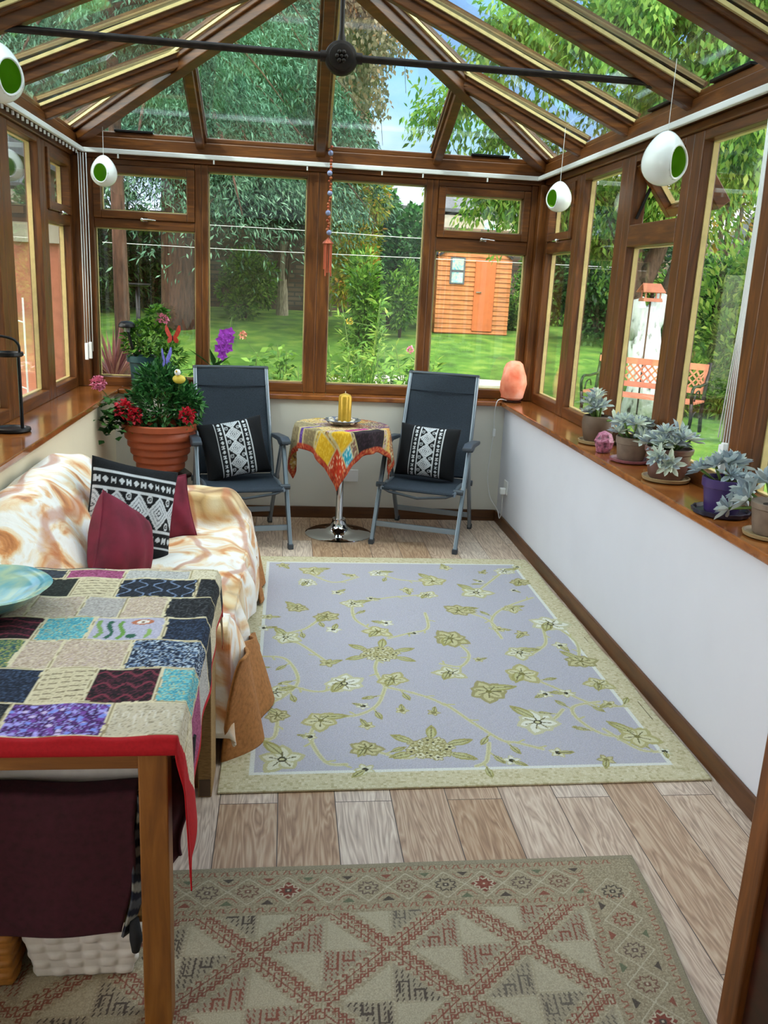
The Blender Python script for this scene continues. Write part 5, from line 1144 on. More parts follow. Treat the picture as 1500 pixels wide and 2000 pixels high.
# succulents on the right sill
def rosette(b, c, r, n, rg, tilt=0, az=0):
    q = Matrix.Rotation(az, 3, 'Z') @ Matrix.Rotation(tilt, 3, 'Y')
    for k in range(n):
        a = k*2.39996; f = k/n; d = q @ Vector((math.cos(a)*(.35+.65*f), math.sin(a)*(.35+.65*f), 1.0-f*.95)); L = r*(.55+.45*f)
        p = Vector(c); dd = d.normalized(); up = q @ Vector((0, 0, 1)); rr = dd.cross(up)
        if rr.length < 1e-3: rr = Vector((1, 0, 0))
        rr.normalize(); u = rr.cross(dd); W = L*.34; T = L*.06
        vs = [p, p+dd*L*.5-rr*W/2+u*T, p+dd*L*.82-rr*W*.36+u*T, p+dd*L, p+dd*L*.82+rr*W*.36+u*T, p+dd*L*.5+rr*W/2+u*T, p+dd*L*.55-u*T*1.2]
        b.add([tuple(v) for v in vs], [(0, 6, 1), (1, 6, 2), (2, 6, 3), (6, 4, 3), (6, 5, 4), (0, 5, 6)])
def succulent(label, c, prof, pmat, sr, sz, heads, saucer, seed, leafm='leaf_ghost', wob=None):
    rg = random.Random(seed); cx, cy, z0 = c
    t = thing('potted_succulent', label, 'potted plant', c, 0, 'succulents on the right windowsill')
    sm, sw, sh, scal = saucer
    MB().lathe([(sw*.8, 0), (sw, .004), (sw*1.04, sh), (sw*.97, sh+.001), (sw*.9, .008), (1e-6, .008)], (cx, cy, z0+.001), 40, wob=(lambda a, j: 1+.035*math.cos(a*14)) if scal else None).build('saucer', sm, t, smooth=45)
    MB().lathe(prof, (cx, cy, z0+.010), 36, wob=wob).build('pot', pmat, t, smooth=40); MB().lathe([(sr, 0), (1e-6, .008)], (cx, cy, z0+.01+sz), 24).build('soil', 'soil', t, smooth=60)
    st = MB(); lf = MB()
    for (dx, dy, dz, r, tilt, az) in heads:
        p = (cx+dx, cy+dy, z0+sz+dz); st.tube([(cx+dx*.2, cy+dy*.2, z0+sz), (cx+dx*.7, cy+dy*.7, z0+sz+dz*.6), p], .005, 6); rosette(lf, p, r*1.12, 20, rg, tilt, az)
    st.build('stems', 'stem', t, smooth=True); lf.build('rosettes', leafm, t, rnd=6, smooth=None)
    return t
def rh(rg, n, spread, zlo, zhi, r0, r1, ysp=None):
    o = []
    for k in range(n):
        a = rg.uniform(0, 2*PI); s = spread*rg.uniform(.3, 1); o.append((s*math.cos(a), (ysp or spread)/spread*s*math.sin(a), rg.uniform(zlo, zhi), rg.uniform(r0, r1), rg.uniform(.1, .8), a))
    return o
rs_ = random.Random(8)
succulent('ghost plant in an olive-brown round pot, farthest of the sill succulents', (1.505, 4.02, .80), [(.055, 0), (.062, .01), (.075, .06), (.078, .10), (.072, .125), (.066, .127), (.062, .11), (.03, .108)], 'clay_dark', .062, .115, [(-.03, 0, .10, .065, .2, 2), (.0, -.02, .07, .06, .5, 4), (-.01, .03, .12, .055, .2, 1)]+rh(rs_, 7, .07, .02, .09, .045, .06)+[(.03, -.13, .02, .055, .9, 5)], ('saucer_tan', .085, .018, 0), 1)
succulent('ghost plant in a grey-brown pot on a scalloped rose saucer', (1.505, 3.585, .80), [(.052, 0), (.058, .008), (.066, .07), (.070, .072), (.071, .10), (.065, .102), (.06, .085), (.03, .083)], 'clay_grey', .06, .09, rh(rs_, 10, .085, .02, .10, .05, .065)+[(.0, -.10, .03, .06, .8, 5), (-.02, .09, .06, .055, .6, 1.5)], ('saucer_rose', .085, .014, 1), 2)
succulent('ghost plant in a wide brown decorated pot with a hanging rosette', (1.505, 3.215, .80), [(.062, 0), (.07, .01), (.082, .07), (.086, .10), (.092, .105), (.094, .122), (.086, .125), (.08, .108), (.03, .105)], 'clay_brown', .08, .112, rh(rs_, 13, .09, .02, .085, .05, .065, .11)+[(-.045, -.115, -.02, .06, 1.5, 4.2), (-.08, -.09, .0, .055, 1.3, 3.6)], ('saucer_tan', .09, .016, 0), 3)
succulent('ghost plant in a purple plastic pot on a dark scalloped saucer', (1.475, 2.70, .80), [(.054, 0), (.056, .004), (.068, .085), (.074, .087), (.075, .115), (.069, .116), (.066, .095), (.03, .093)], 'purple', .066, .10, [(.0, .0, .075, .075, .2, 1), (-.03, .02, .06, .07, .5, 2.5), (.03, .01, .07, .07, .5, .5), (.0, -.03, .04, .055, .6, 4.5), (-.06, .06, .04, .06, .8, 2.4), (.05, -.02, .03, .05, .8, 5.5)], ('purple_dark', .092, .018, 1), 4, 'leaf_ghost_blue')
succulent('pale grey trailing succulent at the right edge, nearest the camera', (1.50, 2.43, .80), [(.05, 0), (.055, .008), (.066, .08), (.07, .083), (.07, .10), (.064, .10), (.03, .09)], 'clay_grey', .06, .088, [(-.03, .10, .03, .075, .9, 1.8), (-.06, .05, .02, .07, 1.1, 2.4), (.0, .06, .07, .075, .5, 1.5), (-.02, .15, .0, .06, 1.2, 1.7), (.02, 0, .06, .07, .2, 0), (-.08, .12, -.03, .06, 1.3, 2.2)], ('saucer_tan', .08, .014, 0), 5, 'leaf_ghost_blue')
t = thing('amethyst_geode', 'small pink and violet crystal geode between two succulent pots', 'ornament', (1.455, 3.79, .80))
g_ = random.Random(2); b = MB(); b.lathe([(.03, 0), (.042, .02), (.043, .05), (.03, .085), (1e-6, .10)], (1.455, 3.79, .802), 14, wob=lambda a, j: g_.uniform(.8, 1.12)); b.build('rock', 'geode', t)
# black candle lantern on the left sill
cx, cy = -1.185, 3.90
t = thing('candle_stand', 'black metal candle stand with two round trays on the left windowsill', 'candle holder', (cx, cy, .80))
MB().lathe([(.0, 0), (.075, 0), (.08, .006), (.078, .016), (.06, .018), (.055, .012), (0, .012)], (cx, cy, .801), 36).build('base', 'black_metal', t, smooth=40)
MB().tube([(cx+.045, cy, .815), (cx+.045, cy, 1.13)], .008, 10).build('upright', 'black_metal', t, smooth=50)
MB().lathe([(.0, 0), (.06, 0), (.066, .006), (.064, .018), (.05, .018), (.045, .008), (0, .008)], (cx, cy, 1.125), 36).build('tray', 'black_metal', t, smooth=40)
MB().tube(smooth_path([(cx+.05, cy, 1.14), (cx+.048, cy, 1.175), (cx+.02, cy, 1.20), (cx-.05, cy, 1.205), (cx-.058, cy, 1.14)], 6), .006, 8).build('handle', 'black_metal', t, smooth=50)
# egg planters
def egg(label, c, s, face, top):
    cx, cy, cz = c; t = thing('egg_planter', label, 'planter', c, 0, 'hanging egg planters')
    # egg shell with an oval opening towards 'face' (angle), green inside
    n, m_ = 48, 40
    def P(th, ph, r): # ph from bottom 0 to top pi
        z = -math.cos(ph); w = math.sin(ph)*(1-.20*z-.06*z*z); return (cx+r*w*math.cos(th), cy+r*w*math.sin(th), cz+r*1.18*z)
    fd = Vector((math.cos(face), math.sin(face), -.12)).normalized()
    for nm, rr, mt in (('shell', s, 'white_gloss'), ('inner', s*.93, 'egg_green')):
        b = MB(); vs = [P(2*PI*k/n, PI*j/m_, rr) for j in range(m_+1) for k in range(n)]; fs = []
        for j in range(m_):
            for k in range(n):
                q = [j*n+k, j*n+(k+1) % n, (j+1)*n+(k+1) % n, (j+1)*n+k]; ctr = sum((Vector(vs[i]) for i in q), Vector())/4-Vector(c)
                d = ctr/rr; dv = d-fd*d.dot(fd); lat = Vector((-math.sin(face), math.cos(face), 0)); a = dv.dot(lat)/.60; e = (d.z+.20)/.74
                if d.dot(fd) > 0 and a*a+e*e < 1: continue
                fs.append(tuple(q))
        b.add(vs, fs); o = b.build(nm, mt, t, smooth=True); 
        if nm == 'inner': lbl(o, 'lime green glazed inside')
    # rim joining shell and inside
    P2 = []
    for k in range(41):
        a = 2*PI*k/40; lat = Vector((-math.sin(face), math.cos(face), 0)); la = .60*math.cos(a)*.99; ze = .74*math.sin(a)*.99-.20
        z = max(-1, min(1, ze/1.18)); w = math.sqrt(1-z*z)*(1-.20*z-.06*z*z); f_ = math.sqrt(max(.02, w*w-la*la)); h = Vector((math.cos(face), math.sin(face), 0)); P2.append(tuple(Vector(c)+(h*f_+lat*la)*s*.965+Vector((0, 0, ze*s*.965))))
    MB().tube(P2, s*.055, 6, cap=False).build('rim', 'white_gloss', t, smooth=True)
    MB().tube([(cx, cy, cz+s*1.15), (cx, cy, top)], .0012, 5).build('thread', 'white_plastic', t)
    return t
egg('white egg planter hanging at the left before the back windows', (-1.05, 5.40, 2.045), .072, math.radians(-100), 2.37)
egg('white egg planter partly cut off by the left edge of the picture', (-1.035, 3.50, 2.16), .085, math.radians(-38), 2.37)
egg('white egg planter hanging in the far right corner', (1.445, 4.82, 2.00), .067, math.radians(-150), 2.345)
egg('white egg planter hanging before the open top window', (1.41, 3.38, 2.01), .083, math.radians(-62), 2.355)
# wind chime
cx, cy = .237, 5.44
t = thing('wind_chime', 'beaded string wind chime with copper tubes before the middle window post', 'wind chime', (cx, cy, 1.6))
MB().tube([(cx, cy, 2.35), (cx, cy, 1.72)], .0012, 5).build('string', 'copper', t)
g_ = random.Random(6); z = 2.26; k = 0
while z > 1.76:
    big = k % 6 == 2; r = .016 if big else g_.uniform(.006, .010); MB().sphere((cx+g_.uniform(-.008, .008), cy+g_.uniform(-.004, .004), z), r, 8).build('glass_bead' if big else 'bead', 'bead_blue' if big else ('bead_amber' if k % 2 else 'copper'), t, smooth=True); z -= .017 if not big else .026; k += 1
MB().lathe([(.03, 0), (.034, .004), (.03, .012), (.01, .03), (1e-6, .04)], (cx, cy, 1.715), 16).build('crown', 'copper', t, smooth=40)
for k in range(5):
    a = k*2*PI/5+.3; x, y = cx+.022*math.cos(a), cy+.022*math.sin(a); MB().tube([(x, y, 1.715), (x, y, 1.53+.02*(k % 3))], .0045, 8).build('tube', 'copper', t, smooth=50)

# ================================================================== THE GARDEN
def ground_z(y): return np.interp(y, [-10, 15, 20, 24, 40], [-.1, -.1, .48, .72, .9])
def lawn_fn(U, V):
    x = -22+50*U; y = 5.9+34*V; return x, y, ground_z(y)-.01+.02*np.sin(x*1.7)*np.sin(y*1.3)*np.clip((y-9)/4, 0, 1)
struct(grid(80, 80, lawn_fn).build('floor_lawn', 'lawn', None, smooth=True), 'green lawn rising gently to the old brick wall')
struct(grid(2, 2, lambda U, V: (np.where(U < .5, -22, np.where(U > .6, -1.5, -22)) if False else -22+20.5*U, -8+13.9*V, -.11+0*U)).build('floor_lawn', 'lawn', None), 'lawn left of the garden room')
struct(grid(2, 2, lambda U, V: (1.78+26.2*U, 1.5+4.4*V, -.11+0*U)).build('floor_lawn', 'lawn', None), 'lawn right of the garden room')
struct(MB().box((-14, 24.0, .2), (26, 24.4, 3.05)).build('wall_garden', 'brick'), 'old stone and brick garden wall at the end of the lawn')
def leaves(P, D, L, W, name, mat, parent=None, seed=0, jit=.35, kind=None):
    """one mesh of folded leaf quads: P points, D directions, L lengths, W widths"""
    P = np.asarray(P, float); n = len(P); D = np.asarray(D, float)+np.random.default_rng(seed).normal(0, jit, (n, 3)); D /= np.linalg.norm(D, axis=1)[:, None]
    g_ = np.random.default_rng(seed+1); up = g_.normal(0, .6, (n, 3)); up[:, 2] += 1; R_ = np.cross(D, up); R_ /= np.linalg.norm(R_, axis=1)[:, None]+1e-9; U_ = np.cross(R_, D)
    s = g_.uniform(.7, 1.25, (n, 1)); L = L*s; W = W*s
    V = np.stack([P, P+D*L*.45-R_*W/2+U_*W*.18, P+D*L, P+D*L*.45+R_*W/2+U_*W*.18], 1).reshape(-1, 3)*S
    if parent is not None: inv = np.array(chain(parent).inverted()); V = V @ inv[:3, :3].T+inv[:3, 3]
    me = bpy.data.meshes.new(name); me.vertices.add(4*n); me.vertices.foreach_set('co', V.ravel()); me.loops.add(4*n); me.loops.foreach_set('vertex_index', np.arange(4*n)); me.polygons.add(n)
    me.polygons.foreach_set('loop_start', np.arange(n)*4); me.polygons.foreach_set('loop_total', np.full(n, 4)); me.update(calc_edges=True)
    a = me.attributes.new('rnd', 'FLOAT', 'FACE'); a.data.foreach_set('value', g_.random(n).astype(np.float32)); me.materials.append(MATS[mat])
    o = bpy.data.objects.new(name, me); COL.objects.link(o)
    if parent is not None: o.parent = parent
    return o
def shell_pts(c, r, n, g_, low=-.6, bumps=9, inner=.35):
    """leaf positions filling a lumpy crown made of overlapping clumps"""
    c = np.array(c, float); r = np.array(r, float); k = max(3, bumps); cc = g_.normal(0, 1, (k, 3)); cc /= np.linalg.norm(cc, axis=1)[:, None]; cc[:, 2] = np.maximum(cc[:, 2], low); cc *= g_.uniform(.35, .75, (k, 1)); rad = g_.uniform(.32, .52, k)
    i = g_.integers(0, k, n); d = g_.normal(0, 1, (n, 3)); d /= np.linalg.norm(d, axis=1)[:, None]; q = g_.uniform(inner, 1, (n, 1))**.5
    p = cc[i]+d*q*rad[i][:, None]; return c+p*r, d
def bush(name, label, cat, c, r, n, L, W, mat, seed, trunk=None, bark='bark', low=-.6, bumps=12, down=0, group=None, rest=0):
    g_ = np.random.default_rng(seed); zb = float(ground_z(c[1]))-.02; base_ = (c[0], c[1], zb) if trunk is None else trunk
    t = thing(name, label, cat, base_, 0, group); P, D = shell_pts(c, r, n, g_, low, bumps); D = D.copy(); D[:, 2] -= down; leaves(P, D, L, W, 'foliage', mat, t, seed)
    b = MB(); k = 6
    for j in range(k):
        a = 2*PI*j/k; b.tube([base_, (base_[0]+(c[0]-base_[0])*.5+r[0]*.12*math.cos(a), base_[1]+r[1]*.12*math.sin(a), base_[2]+(c[2]-base_[2])*.6), (c[0]+r[0]*.4*math.cos(a), c[1]+r[1]*.4*math.sin(a), c[2]+r[2]*.3)], [.05*max(r)*.6, .035*max(r)*.6, .008], 6)
    b.build('branches', bark, t, smooth=True); return t
def conifer(name, label, base_, H, R, zlow, nb, seed, tr, mat='leaf_conifer', bark='bark_red', per=150, L=.30, W=.05, droop=1.0, jit=.4, hg=.8):
    g_ = np.random.default_rng(seed); t = thing(name, label, 'tree', base_); bx, by, bz = base_
    MB().tube([(bx, by, bz-.1), (bx+.02*R, by, bz+.5), (bx, by, bz+H*.5), (bx, by, bz+H)], [tr*1.3, tr, tr*.6, .03], 12).build('trunk', bark, t, smooth=True)
    Ps, Ds = [], []; br = MB()
    for k in range(nb):
        f = k/nb; z0 = zlow+(H-zlow)*f**1.1; a = k*2.39996+g_.uniform(-.3, .3); rr = R*(1-f)**.75*g_.uniform(.75, 1.1)+.25; out = np.array([math.cos(a), math.sin(a), 0])
        T = np.linspace(0, 1, 9); pts = [np.array([bx, by, bz+z0])+out*rr*s+np.array([0, 0, .10*rr*math.sin(s*PI)-droop*.42*rr*s*s]) for s in T]
        br.tube([tuple(p) for p in pts], [tr*.28*(1-s)+.008 for s in T], 5)
        m_ = int(per*(.35+rr/R)); s = g_.uniform(.15, 1, m_)**.8; idx = s*8; i0 = np.minimum(idx.astype(int), 7); fr = (idx-i0)[:, None]; A = np.array(pts); base = A[i0]*(1-fr)+A[i0+1]*fr
        side = np.array([-out[1], out[0], 0]); lat = g_.normal(0, .17, (m_, 1))*rr*(.4+s[:, None]*.7); hang = -np.abs(g_.normal(0, .16, (m_, 1)))*rr*hg
        P = base+side*lat+np.array([[0, 0, 1]])*(hang-np.abs(lat)*.35); Ps.append(P); D = out*.45+side*np.sign(lat)*.35+np.array([0, 0, -.75*droop]); Ds.append(np.broadcast_to(D, P.shape).copy())
    br.build('boughs', bark, t, smooth=True); leaves(np.concatenate(Ps), np.concatenate(Ds), L, W, 'foliage', mat, t, seed, jit); return t
conifer('conifer', 'tall blue-green conifer with drooping boughs and a reddish trunk before the wall', (-2.35, 19.5, .4), 12, 4.4, 4.1, 150, 3, .42, per=2300, L=.13, W=.030, jit=.6, hg=.5)
conifer('conifer', 'conifer with a straight bare reddish trunk nearer the garden room, at the left', (-2.2, 12.0, -.1), 10, 2.4, 4.3, 60, 5, .105, per=1100, L=.085, W=.02, droop=1.1, jit=.6, hg=.5)
conifer('conifer', 'dark conifer standing behind the left end of the garden wall', (-7.5, 23.0, .6), 13, 4.5, .8, 90, 9, .35, 'leaf_dark', per=500, L=.3, W=.07)
conifer('conifer', 'dark green conifer behind the wall between the shrubs', (1.7, 28.5, .8), 7.5, 1.7, 1, 70, 12, .25, 'leaf_dark', per=420, L=.24, W=.05)
conifer('conifer', 'dark conifer just behind the wall, left of the middle window post', (-1.2, 27.5, .8), 9.5, 2.8, .8, 90, 14, .25, 'leaf_dark', per=600, L=.2, W=.05)
# birch: fine brownish hanging twigs
def weeping(name, label, base_, H, R, nb, seed, mat, zlow, per, L, W):
    g_ = np.random.default_rng(seed); t = thing(name, label, 'tree', base_); bx, by, bz = base_
    MB().tube([(bx, by, bz-.1), (bx+.1, by, bz+H*.4), (bx, by, bz+H)], [.22, .16, .04], 10).build('trunk', 'bark_pale', t, smooth=True)
    br = MB(); Ps, Ds = [], []
    for k in range(nb):
        f = k/nb; z0 = zlow+(H-zlow)*f; a = k*2.39996; rr = R*math.sin(PI*(.25+.7*(1-f)))*g_.uniform(.6, 1.1); o = np.array([math.cos(a), math.sin(a), 0]); p0 = np.array([bx, by, bz+z0]); p1 = p0+o*rr*.6+np.array([0, 0, rr*.5]); p2 = p0+o*rr+np.array([0, 0, -.1*rr]); p3 = p2+o*.2-np.array([0, 0, 1.2+.5*rr])
        br.tube([tuple(p0), tuple(p1), tuple(p2), tuple(p3)], [.05, .03, .015, .005], 5)
        for q in range(6):
            s0 = p1+(p2-p1)*g_.uniform(0, 1)+g_.normal(0, .3, 3); ln = g_.uniform(1.0, 2.4); m_ = per//6; z = g_.uniform(0, 1, m_)*ln; Ps.append(s0-np.outer(z, [0, 0, 1])+g_.normal(0, .09, (m_, 3))); Ds.append(np.tile([0, 0, -1.], (m_, 1))); br.tube([tuple(s0), tuple(s0-np.array([0, 0, ln]))], [.008, .003], 4)
    br.build('branches', 'bark', t, smooth=True); leaves(np.concatenate(Ps), np.concatenate(Ds), L, W, 'foliage', mat, t, seed, .6); return t
weeping('birch_tree', 'tall birch with fine brownish hanging twigs seen through the roof', (.95, 23.0, .7), 13.5, 2.1, 80, 21, 'leaf_birch', 4.5, 560, .15, .09)
# shrubs before the wall
X = at(700, 470, 19.0); bush('shrub', 'tall yellow-green shrub in front of the wall, right of the middle post', 'shrub', (X[0], 19.0, 2.5), (.95, .9, 1.7), 9000, .13, .05, 'leaf_yellow', 31, trunk=(X[0], 19.0, .3))
X = at(765, 500, 20.5); bush('ivy_bush', 'dark glossy ivy-covered bush beside the yellow-green shrub', 'shrub', (X[0], 20.5, 2.2), (.9, .7, 1.5), 7000, .14, .10, 'leaf_gloss', 32, trunk=(X[0], 20.5, .45))
X = at(700, 590, 16.0); bush('shrub', 'leggy green shrub growing up from the lawn under the washing lines', 'shrub', (X[0], 16.0, .95), (.55, .5, 1.1), 3200, .13, .05, 'leaf_mid', 33)
X = at(480, 560, 21.5); bush('shrub', 'low round green bush at the foot of the brick wall', 'shrub', (X[0], 21.5, 1.3), (.85, .7, .9), 5000, .12, .06, 'leaf_mid', 34, low=-1)
X = at(555, 500, 22.5); bush('small_tree', 'small tree with a short pale trunk and dark crown before the wall', 'tree', (X[0], 22.5, 3.2), (1.8, .9, 1.0), 8000, .16, .08, 'leaf_dark', 35, trunk=(X[0]-.05, 22.5, .6), low=-.3)
MB().tube([(X[0]-.02, 22.5, .5), (X[0]-.05, 22.5, 1.6), (X[0], 22.5, 2.4)], [.16, .13, .1], 10).build('trunk_x', 'bark_pale', None)
_tt = COL.objects['trunk_x']; _p = COL.objects['small_tree']; _tt.name = 'pale_trunk'; _tt.parent = _p; _tt.matrix_parent_inverse = chain(_p).inverted()
X = at(290, 530, 22.5); bush('shrub', 'dark shrub in the shade between the two conifer trunks', 'shrub', (X[0], 22.8, 1.6), (1.6, .6, 1.2), 5000, .15, .08, 'leaf_dark', 36, low=-1)
bush('shrub', 'dark laurel growing at the left end of the brick wall', 'shrub', (-6.0, 21.5, 1.8), (2.6, .8, 2.0), 9000, .16, .09, 'leaf_dark', 37, low=-1)
X = at(800, 610, 18.5); bush('shrub', 'scrubby bush at the left side of the orange shed', 'shrub', (X[0]-.1, 19.2, 1.2), (.45, .5, 1.0), 2600, .12, .05, 'leaf_mid', 38, low=-1)
X = at(805, 520, 21.5); bush('small_tree', 'thin dark-stemmed tree beside the shed', 'tree', (X[0], 21.6, 2.2), (.8, .5, .8), 1500, .14, .06, 'leaf_yellow', 39, trunk=(X[0]-.25, 21.6, .5))
X = at(1005, 600, 21.0); bush('shrub', 'small shrub in the gap right of the orange shed', 'shrub', (X[0], 21.4, 1.1), (.5, .4, .8), 2200, .11, .05, 'leaf_mid', 40, low=-1)
X = at(1160, 570, 19.5); bush('hedge', 'large dark rounded bush seen through the far right windows', 'shrub', (X[0]+.2, 19.5, 1.75), (1.9, 1.0, 1.7), 13000, .13, .08, 'leaf_dark', 41, low=-1)
X = at(1090, 540, 22.5); bush('hedge', 'mid-green hedge behind the dark rounded bush', 'shrub', (X[0], 23, 1.6), (1.2, .6, 1.7), 5000, .13, .07, 'leaf_mid', 42, low=-1)
bush('hedge', 'overgrown hedge at the right of the garden behind the bench', 'shrub', (9.6, 15.0, 1.3), (2.6, 1.3, 1.9), 12000, .15, .07, 'leaf_mid', 43, low=-1)
bush('small_tree', 'bright yellow-green tree behind the open top window', 'tree', (8.9, 16.5, 3.9), (2.6, 1.4, 2.2), 11000, .17, .08, 'leaf_yellow', 44, trunk=(8.2, 16.5, 0))
bush('hedge', 'tangled weeds and tall grass right of the bench', 'shrub', (6.6, 9.6, .35), (1.1, .9, .85), 6500, .16, .03, 'leaf_mid', 45, low=-1)
bush('hedge', 'leafy shrub close outside the right windows', 'shrub', (5.6, 7.2, .4), (.9, 1.2, .85), 5500, .10, .045, 'leaf_yellow', 46, low=-1)
bush('hedge', 'dense hedge closing the right side of the garden', 'shrub', (13.5, 10.0, 1.4), (2.0, 5.0, 2.6), 14000, .24, .13, 'leaf_dark', 47, low=-1, bumps=24)
bush('hedge', 'dense hedge behind the left wall of the garden', 'shrub', (-9.5, 13.0, 1.5), (2.0, 5.0, 3.0), 9000, .26, .14, 'leaf_dark', 48, low=-1, bumps=20)
# tree with white-painted trunk, forked; branches reach over the roof
tb = at(1262, 740, 11.6); tx, ty_ = tb[0], 11.6
t = thing('cherry_tree', 'spreading forked tree with a white-painted trunk behind the orange bench', 'tree', (tx, ty_, -.1))
F0 = at(1262, 600, 11.6)
pt_ = lbl(MB().tube([(tx-.03, ty_, -.15), (tx, ty_, .3), (F0[0]-.03, ty_, F0[2])], [.30, .24, .20], 14).tube([(F0[0]-.0, ty_, F0[2]-.5), (F0[0]+.13, ty_, F0[2]-.1), (F0[0]+.28, ty_, F0[2]+.14)], [.14, .16, .14], 12).tube([(F0[0]-.04, ty_, F0[2]-.4), (F0[0]-.16, ty_, F0[2]-.05), (F0[0]-.2, ty_, F0[2]+.1)], [.16, .16, .15], 12).build('trunk', 'painted_bark', t, smooth=True), 'lower trunk and fork painted white')
lim = [[(F0[0]-.18, ty_, F0[2]), (F0[0]-.24, ty_, F0[2]+.8), (F0[0]-.1, ty_-.3, F0[2]+2.0), (F0[0]-1.2, ty_-1.6, F0[2]+3.6)],
       [(F0[0]+.24, ty_, F0[2]), (F0[0]+.5, ty_, F0[2]+.9), (F0[0]+1.0, ty_-.5, F0[2]+2.2), (F0[0]+1.6, ty_-1.8, F0[2]+3.4)],
       [(F0[0]-.1, ty_, F0[2]+.3), (F0[0]+.15, ty_, F0[2]+1.0), (F0[0]-.2, ty_-1.8, F0[2]+2.7), (F0[0]-.8, ty_-3.4, F0[2]+3.3)],
       [(F0[0]-.2, ty_, F0[2]+.1), at(1200, 500, 11.8), at(1140, 462, 12.0), at(1000, 390, 12.2)],
       [(F0[0]-.22, ty_, F0[2]+.5), at(1190, 440, 11.5), at(1160, 380, 11.4), at(1040, 290, 11.0)],
       [(F0[0]+.3, ty_, F0[2]+.2), (F0[0]+.9, ty_+.4, F0[2]+1.6), (F0[0]+1.6, ty_+.2, F0[2]+2.6), (F0[0]+2.4, ty_-1.0, F0[2]+3.4)]]
LB = MB()
for l in lim:
    p = smooth_path(l, 5); k = len(p); LB.tube(p, [.11*(1-i/k)+.025 for i in range(k)], 8)
LB.build('limbs', 'bark', t, smooth=True)
g_ = np.random.default_rng(51); Ps, Ds = [], []
def spray(pts, n, r):
    for _ in range(n):
        i = g_.integers(0, len(pts)-1); f = g_.random(); p = np.array(pts[i])*(1-f)+np.array(pts[i+1])*f; o = g_.normal(0, 1, 3); o /= np.linalg.norm(o); q = p+o*r*g_.uniform(.3, 1); m_ = 26
        s = g_.uniform(0, 1, (m_, 1)); P = p*(1-s)+q*s+g_.normal(0, .07, (m_, 3)); P[:, 2] -= .12*s[:, 0]; Ps.append(P); Ds.append(np.tile(o*.5+np.array([0, 0, -.9]), (m_, 1)))
for l in lim: spray([l[2], l[3]], 60, .85); spray([l[1], l[2]], 30, .6)
# crown seen through the roof and the corner windows: clumps along real branches
for (u, v, y, n, r) in ((1130, 60, 9.5, 90, 1.0), (1250, 20, 9.0, 100, 1.1), (1400, 60, 9.0, 110, 1.1), (1000, 100, 10.5, 50, .9), (870, 190, 11.5, 34, .75), (820, 240, 11.8, 16, .55), (940, 60, 10.0, 40, .8), (960, 250, 12.0, 50, .7), (1200, 250, 10.5, 90, 1.0), (1330, 200, 9.5, 90, 1.0), (1480, 180, 8.5, 110, 1.0), (1180, 390, 11.5, 60, .7), (930, 400, 12.2, 40, .45), (1090, 400, 12.0, 34, .5), (1430, 300, 9.5, 90, .9), (840, 340, 13.0, 14, .4)):
    p = at(u, v, y); spray([p, (p[0]+.5, p[1], p[2]+.2)], n, r)
leaves(np.concatenate(Ps), np.concatenate(Ds), .108, .042, 'foliage', 'leaf_cherry', t, 52, .45)
# bird feeder house on the tree
fp = at(1270, 590, 11.1)
t = thing('bird_feeder', 'small salmon-painted bird table house before the white tree trunk', 'bird table', (fp[0], 11.1, -.1))
x, y, z = fp; z += .02
MB().box((x-.125, y-.09, z-.015), (x+.125, y+.09, z+.012)).build('tray', 'salmon', t); MB().box((x-.12, y-.085, z+.012), (x+.12, y+.085, z+.03)).build('lip', 'salmon', t)
for a in (-.105, .09):
    for b_ in (-.075, .06): MB().box((x+a, y+b_, z+.012), (x+a+.015, y+b_+.015, z+.125)).build('post', 'salmon', t)
MB().add([(x-.155, y-.125, z+.105), (x+.145, y-.125, z+.105), (x+.115, y, z+.215), (x-.125, y, z+.215), (x-.155, y+.125, z+.105), (x+.145, y+.125, z+.105)], [(0, 1, 2, 3), (3, 2, 5, 4)]).build('roof', 'salmon', t, solid=.012)
MB().tube([(x, y, -.1), (x, y, z-.015)], .012, 8).build('pole', 'bark', t, smooth=True); MB().tube([(x, y-.03, z+.012), (x, y-.03, z+.10)], .028, 8).build('seed_holder', 'black_metal', t, smooth=True)
# garden bench
bp = at(1262, 800, 10.2)
t = thing('garden_bench', 'orange garden bench with a lattice back and dark cast-iron ends', 'bench', (4.5, 10.6, -.1))
BX0, BX1 = 0, 1.25
ang = math.radians(-43); q = Matrix.Rotation(ang, 3, 'Z'); org = Vector((3.82, 10.90, -.10))
def BW(b): b.v = [tuple(q @ Vector((v[0]*1.135, v[1]*1.05, v[2]*.97))+org) for v in b.v]; return b
for z in (.42,):
    for k in range(5): y = -.02+.085*k; BW(MB().box((-.02, y, .385+.0*k), (1.27, y+.06, .41))).build('slat', 'salmon', t)
lat = MB(); lat.box((0, .43, .78), (1.25, .455, .86)); lat.box((0, .43, .48), (1.25, .455, .55))
for k in range(15):
    x = .02+k*.085
    lat.bar((x, .443, .55), (min(1.24, x+.19), .443, .78), .02, .016); lat.bar((x, .443, .78), (min(1.24, x+.19), .443, .55), .02, .016)
BW(lat).build('lattice_back', 'salmon', t)
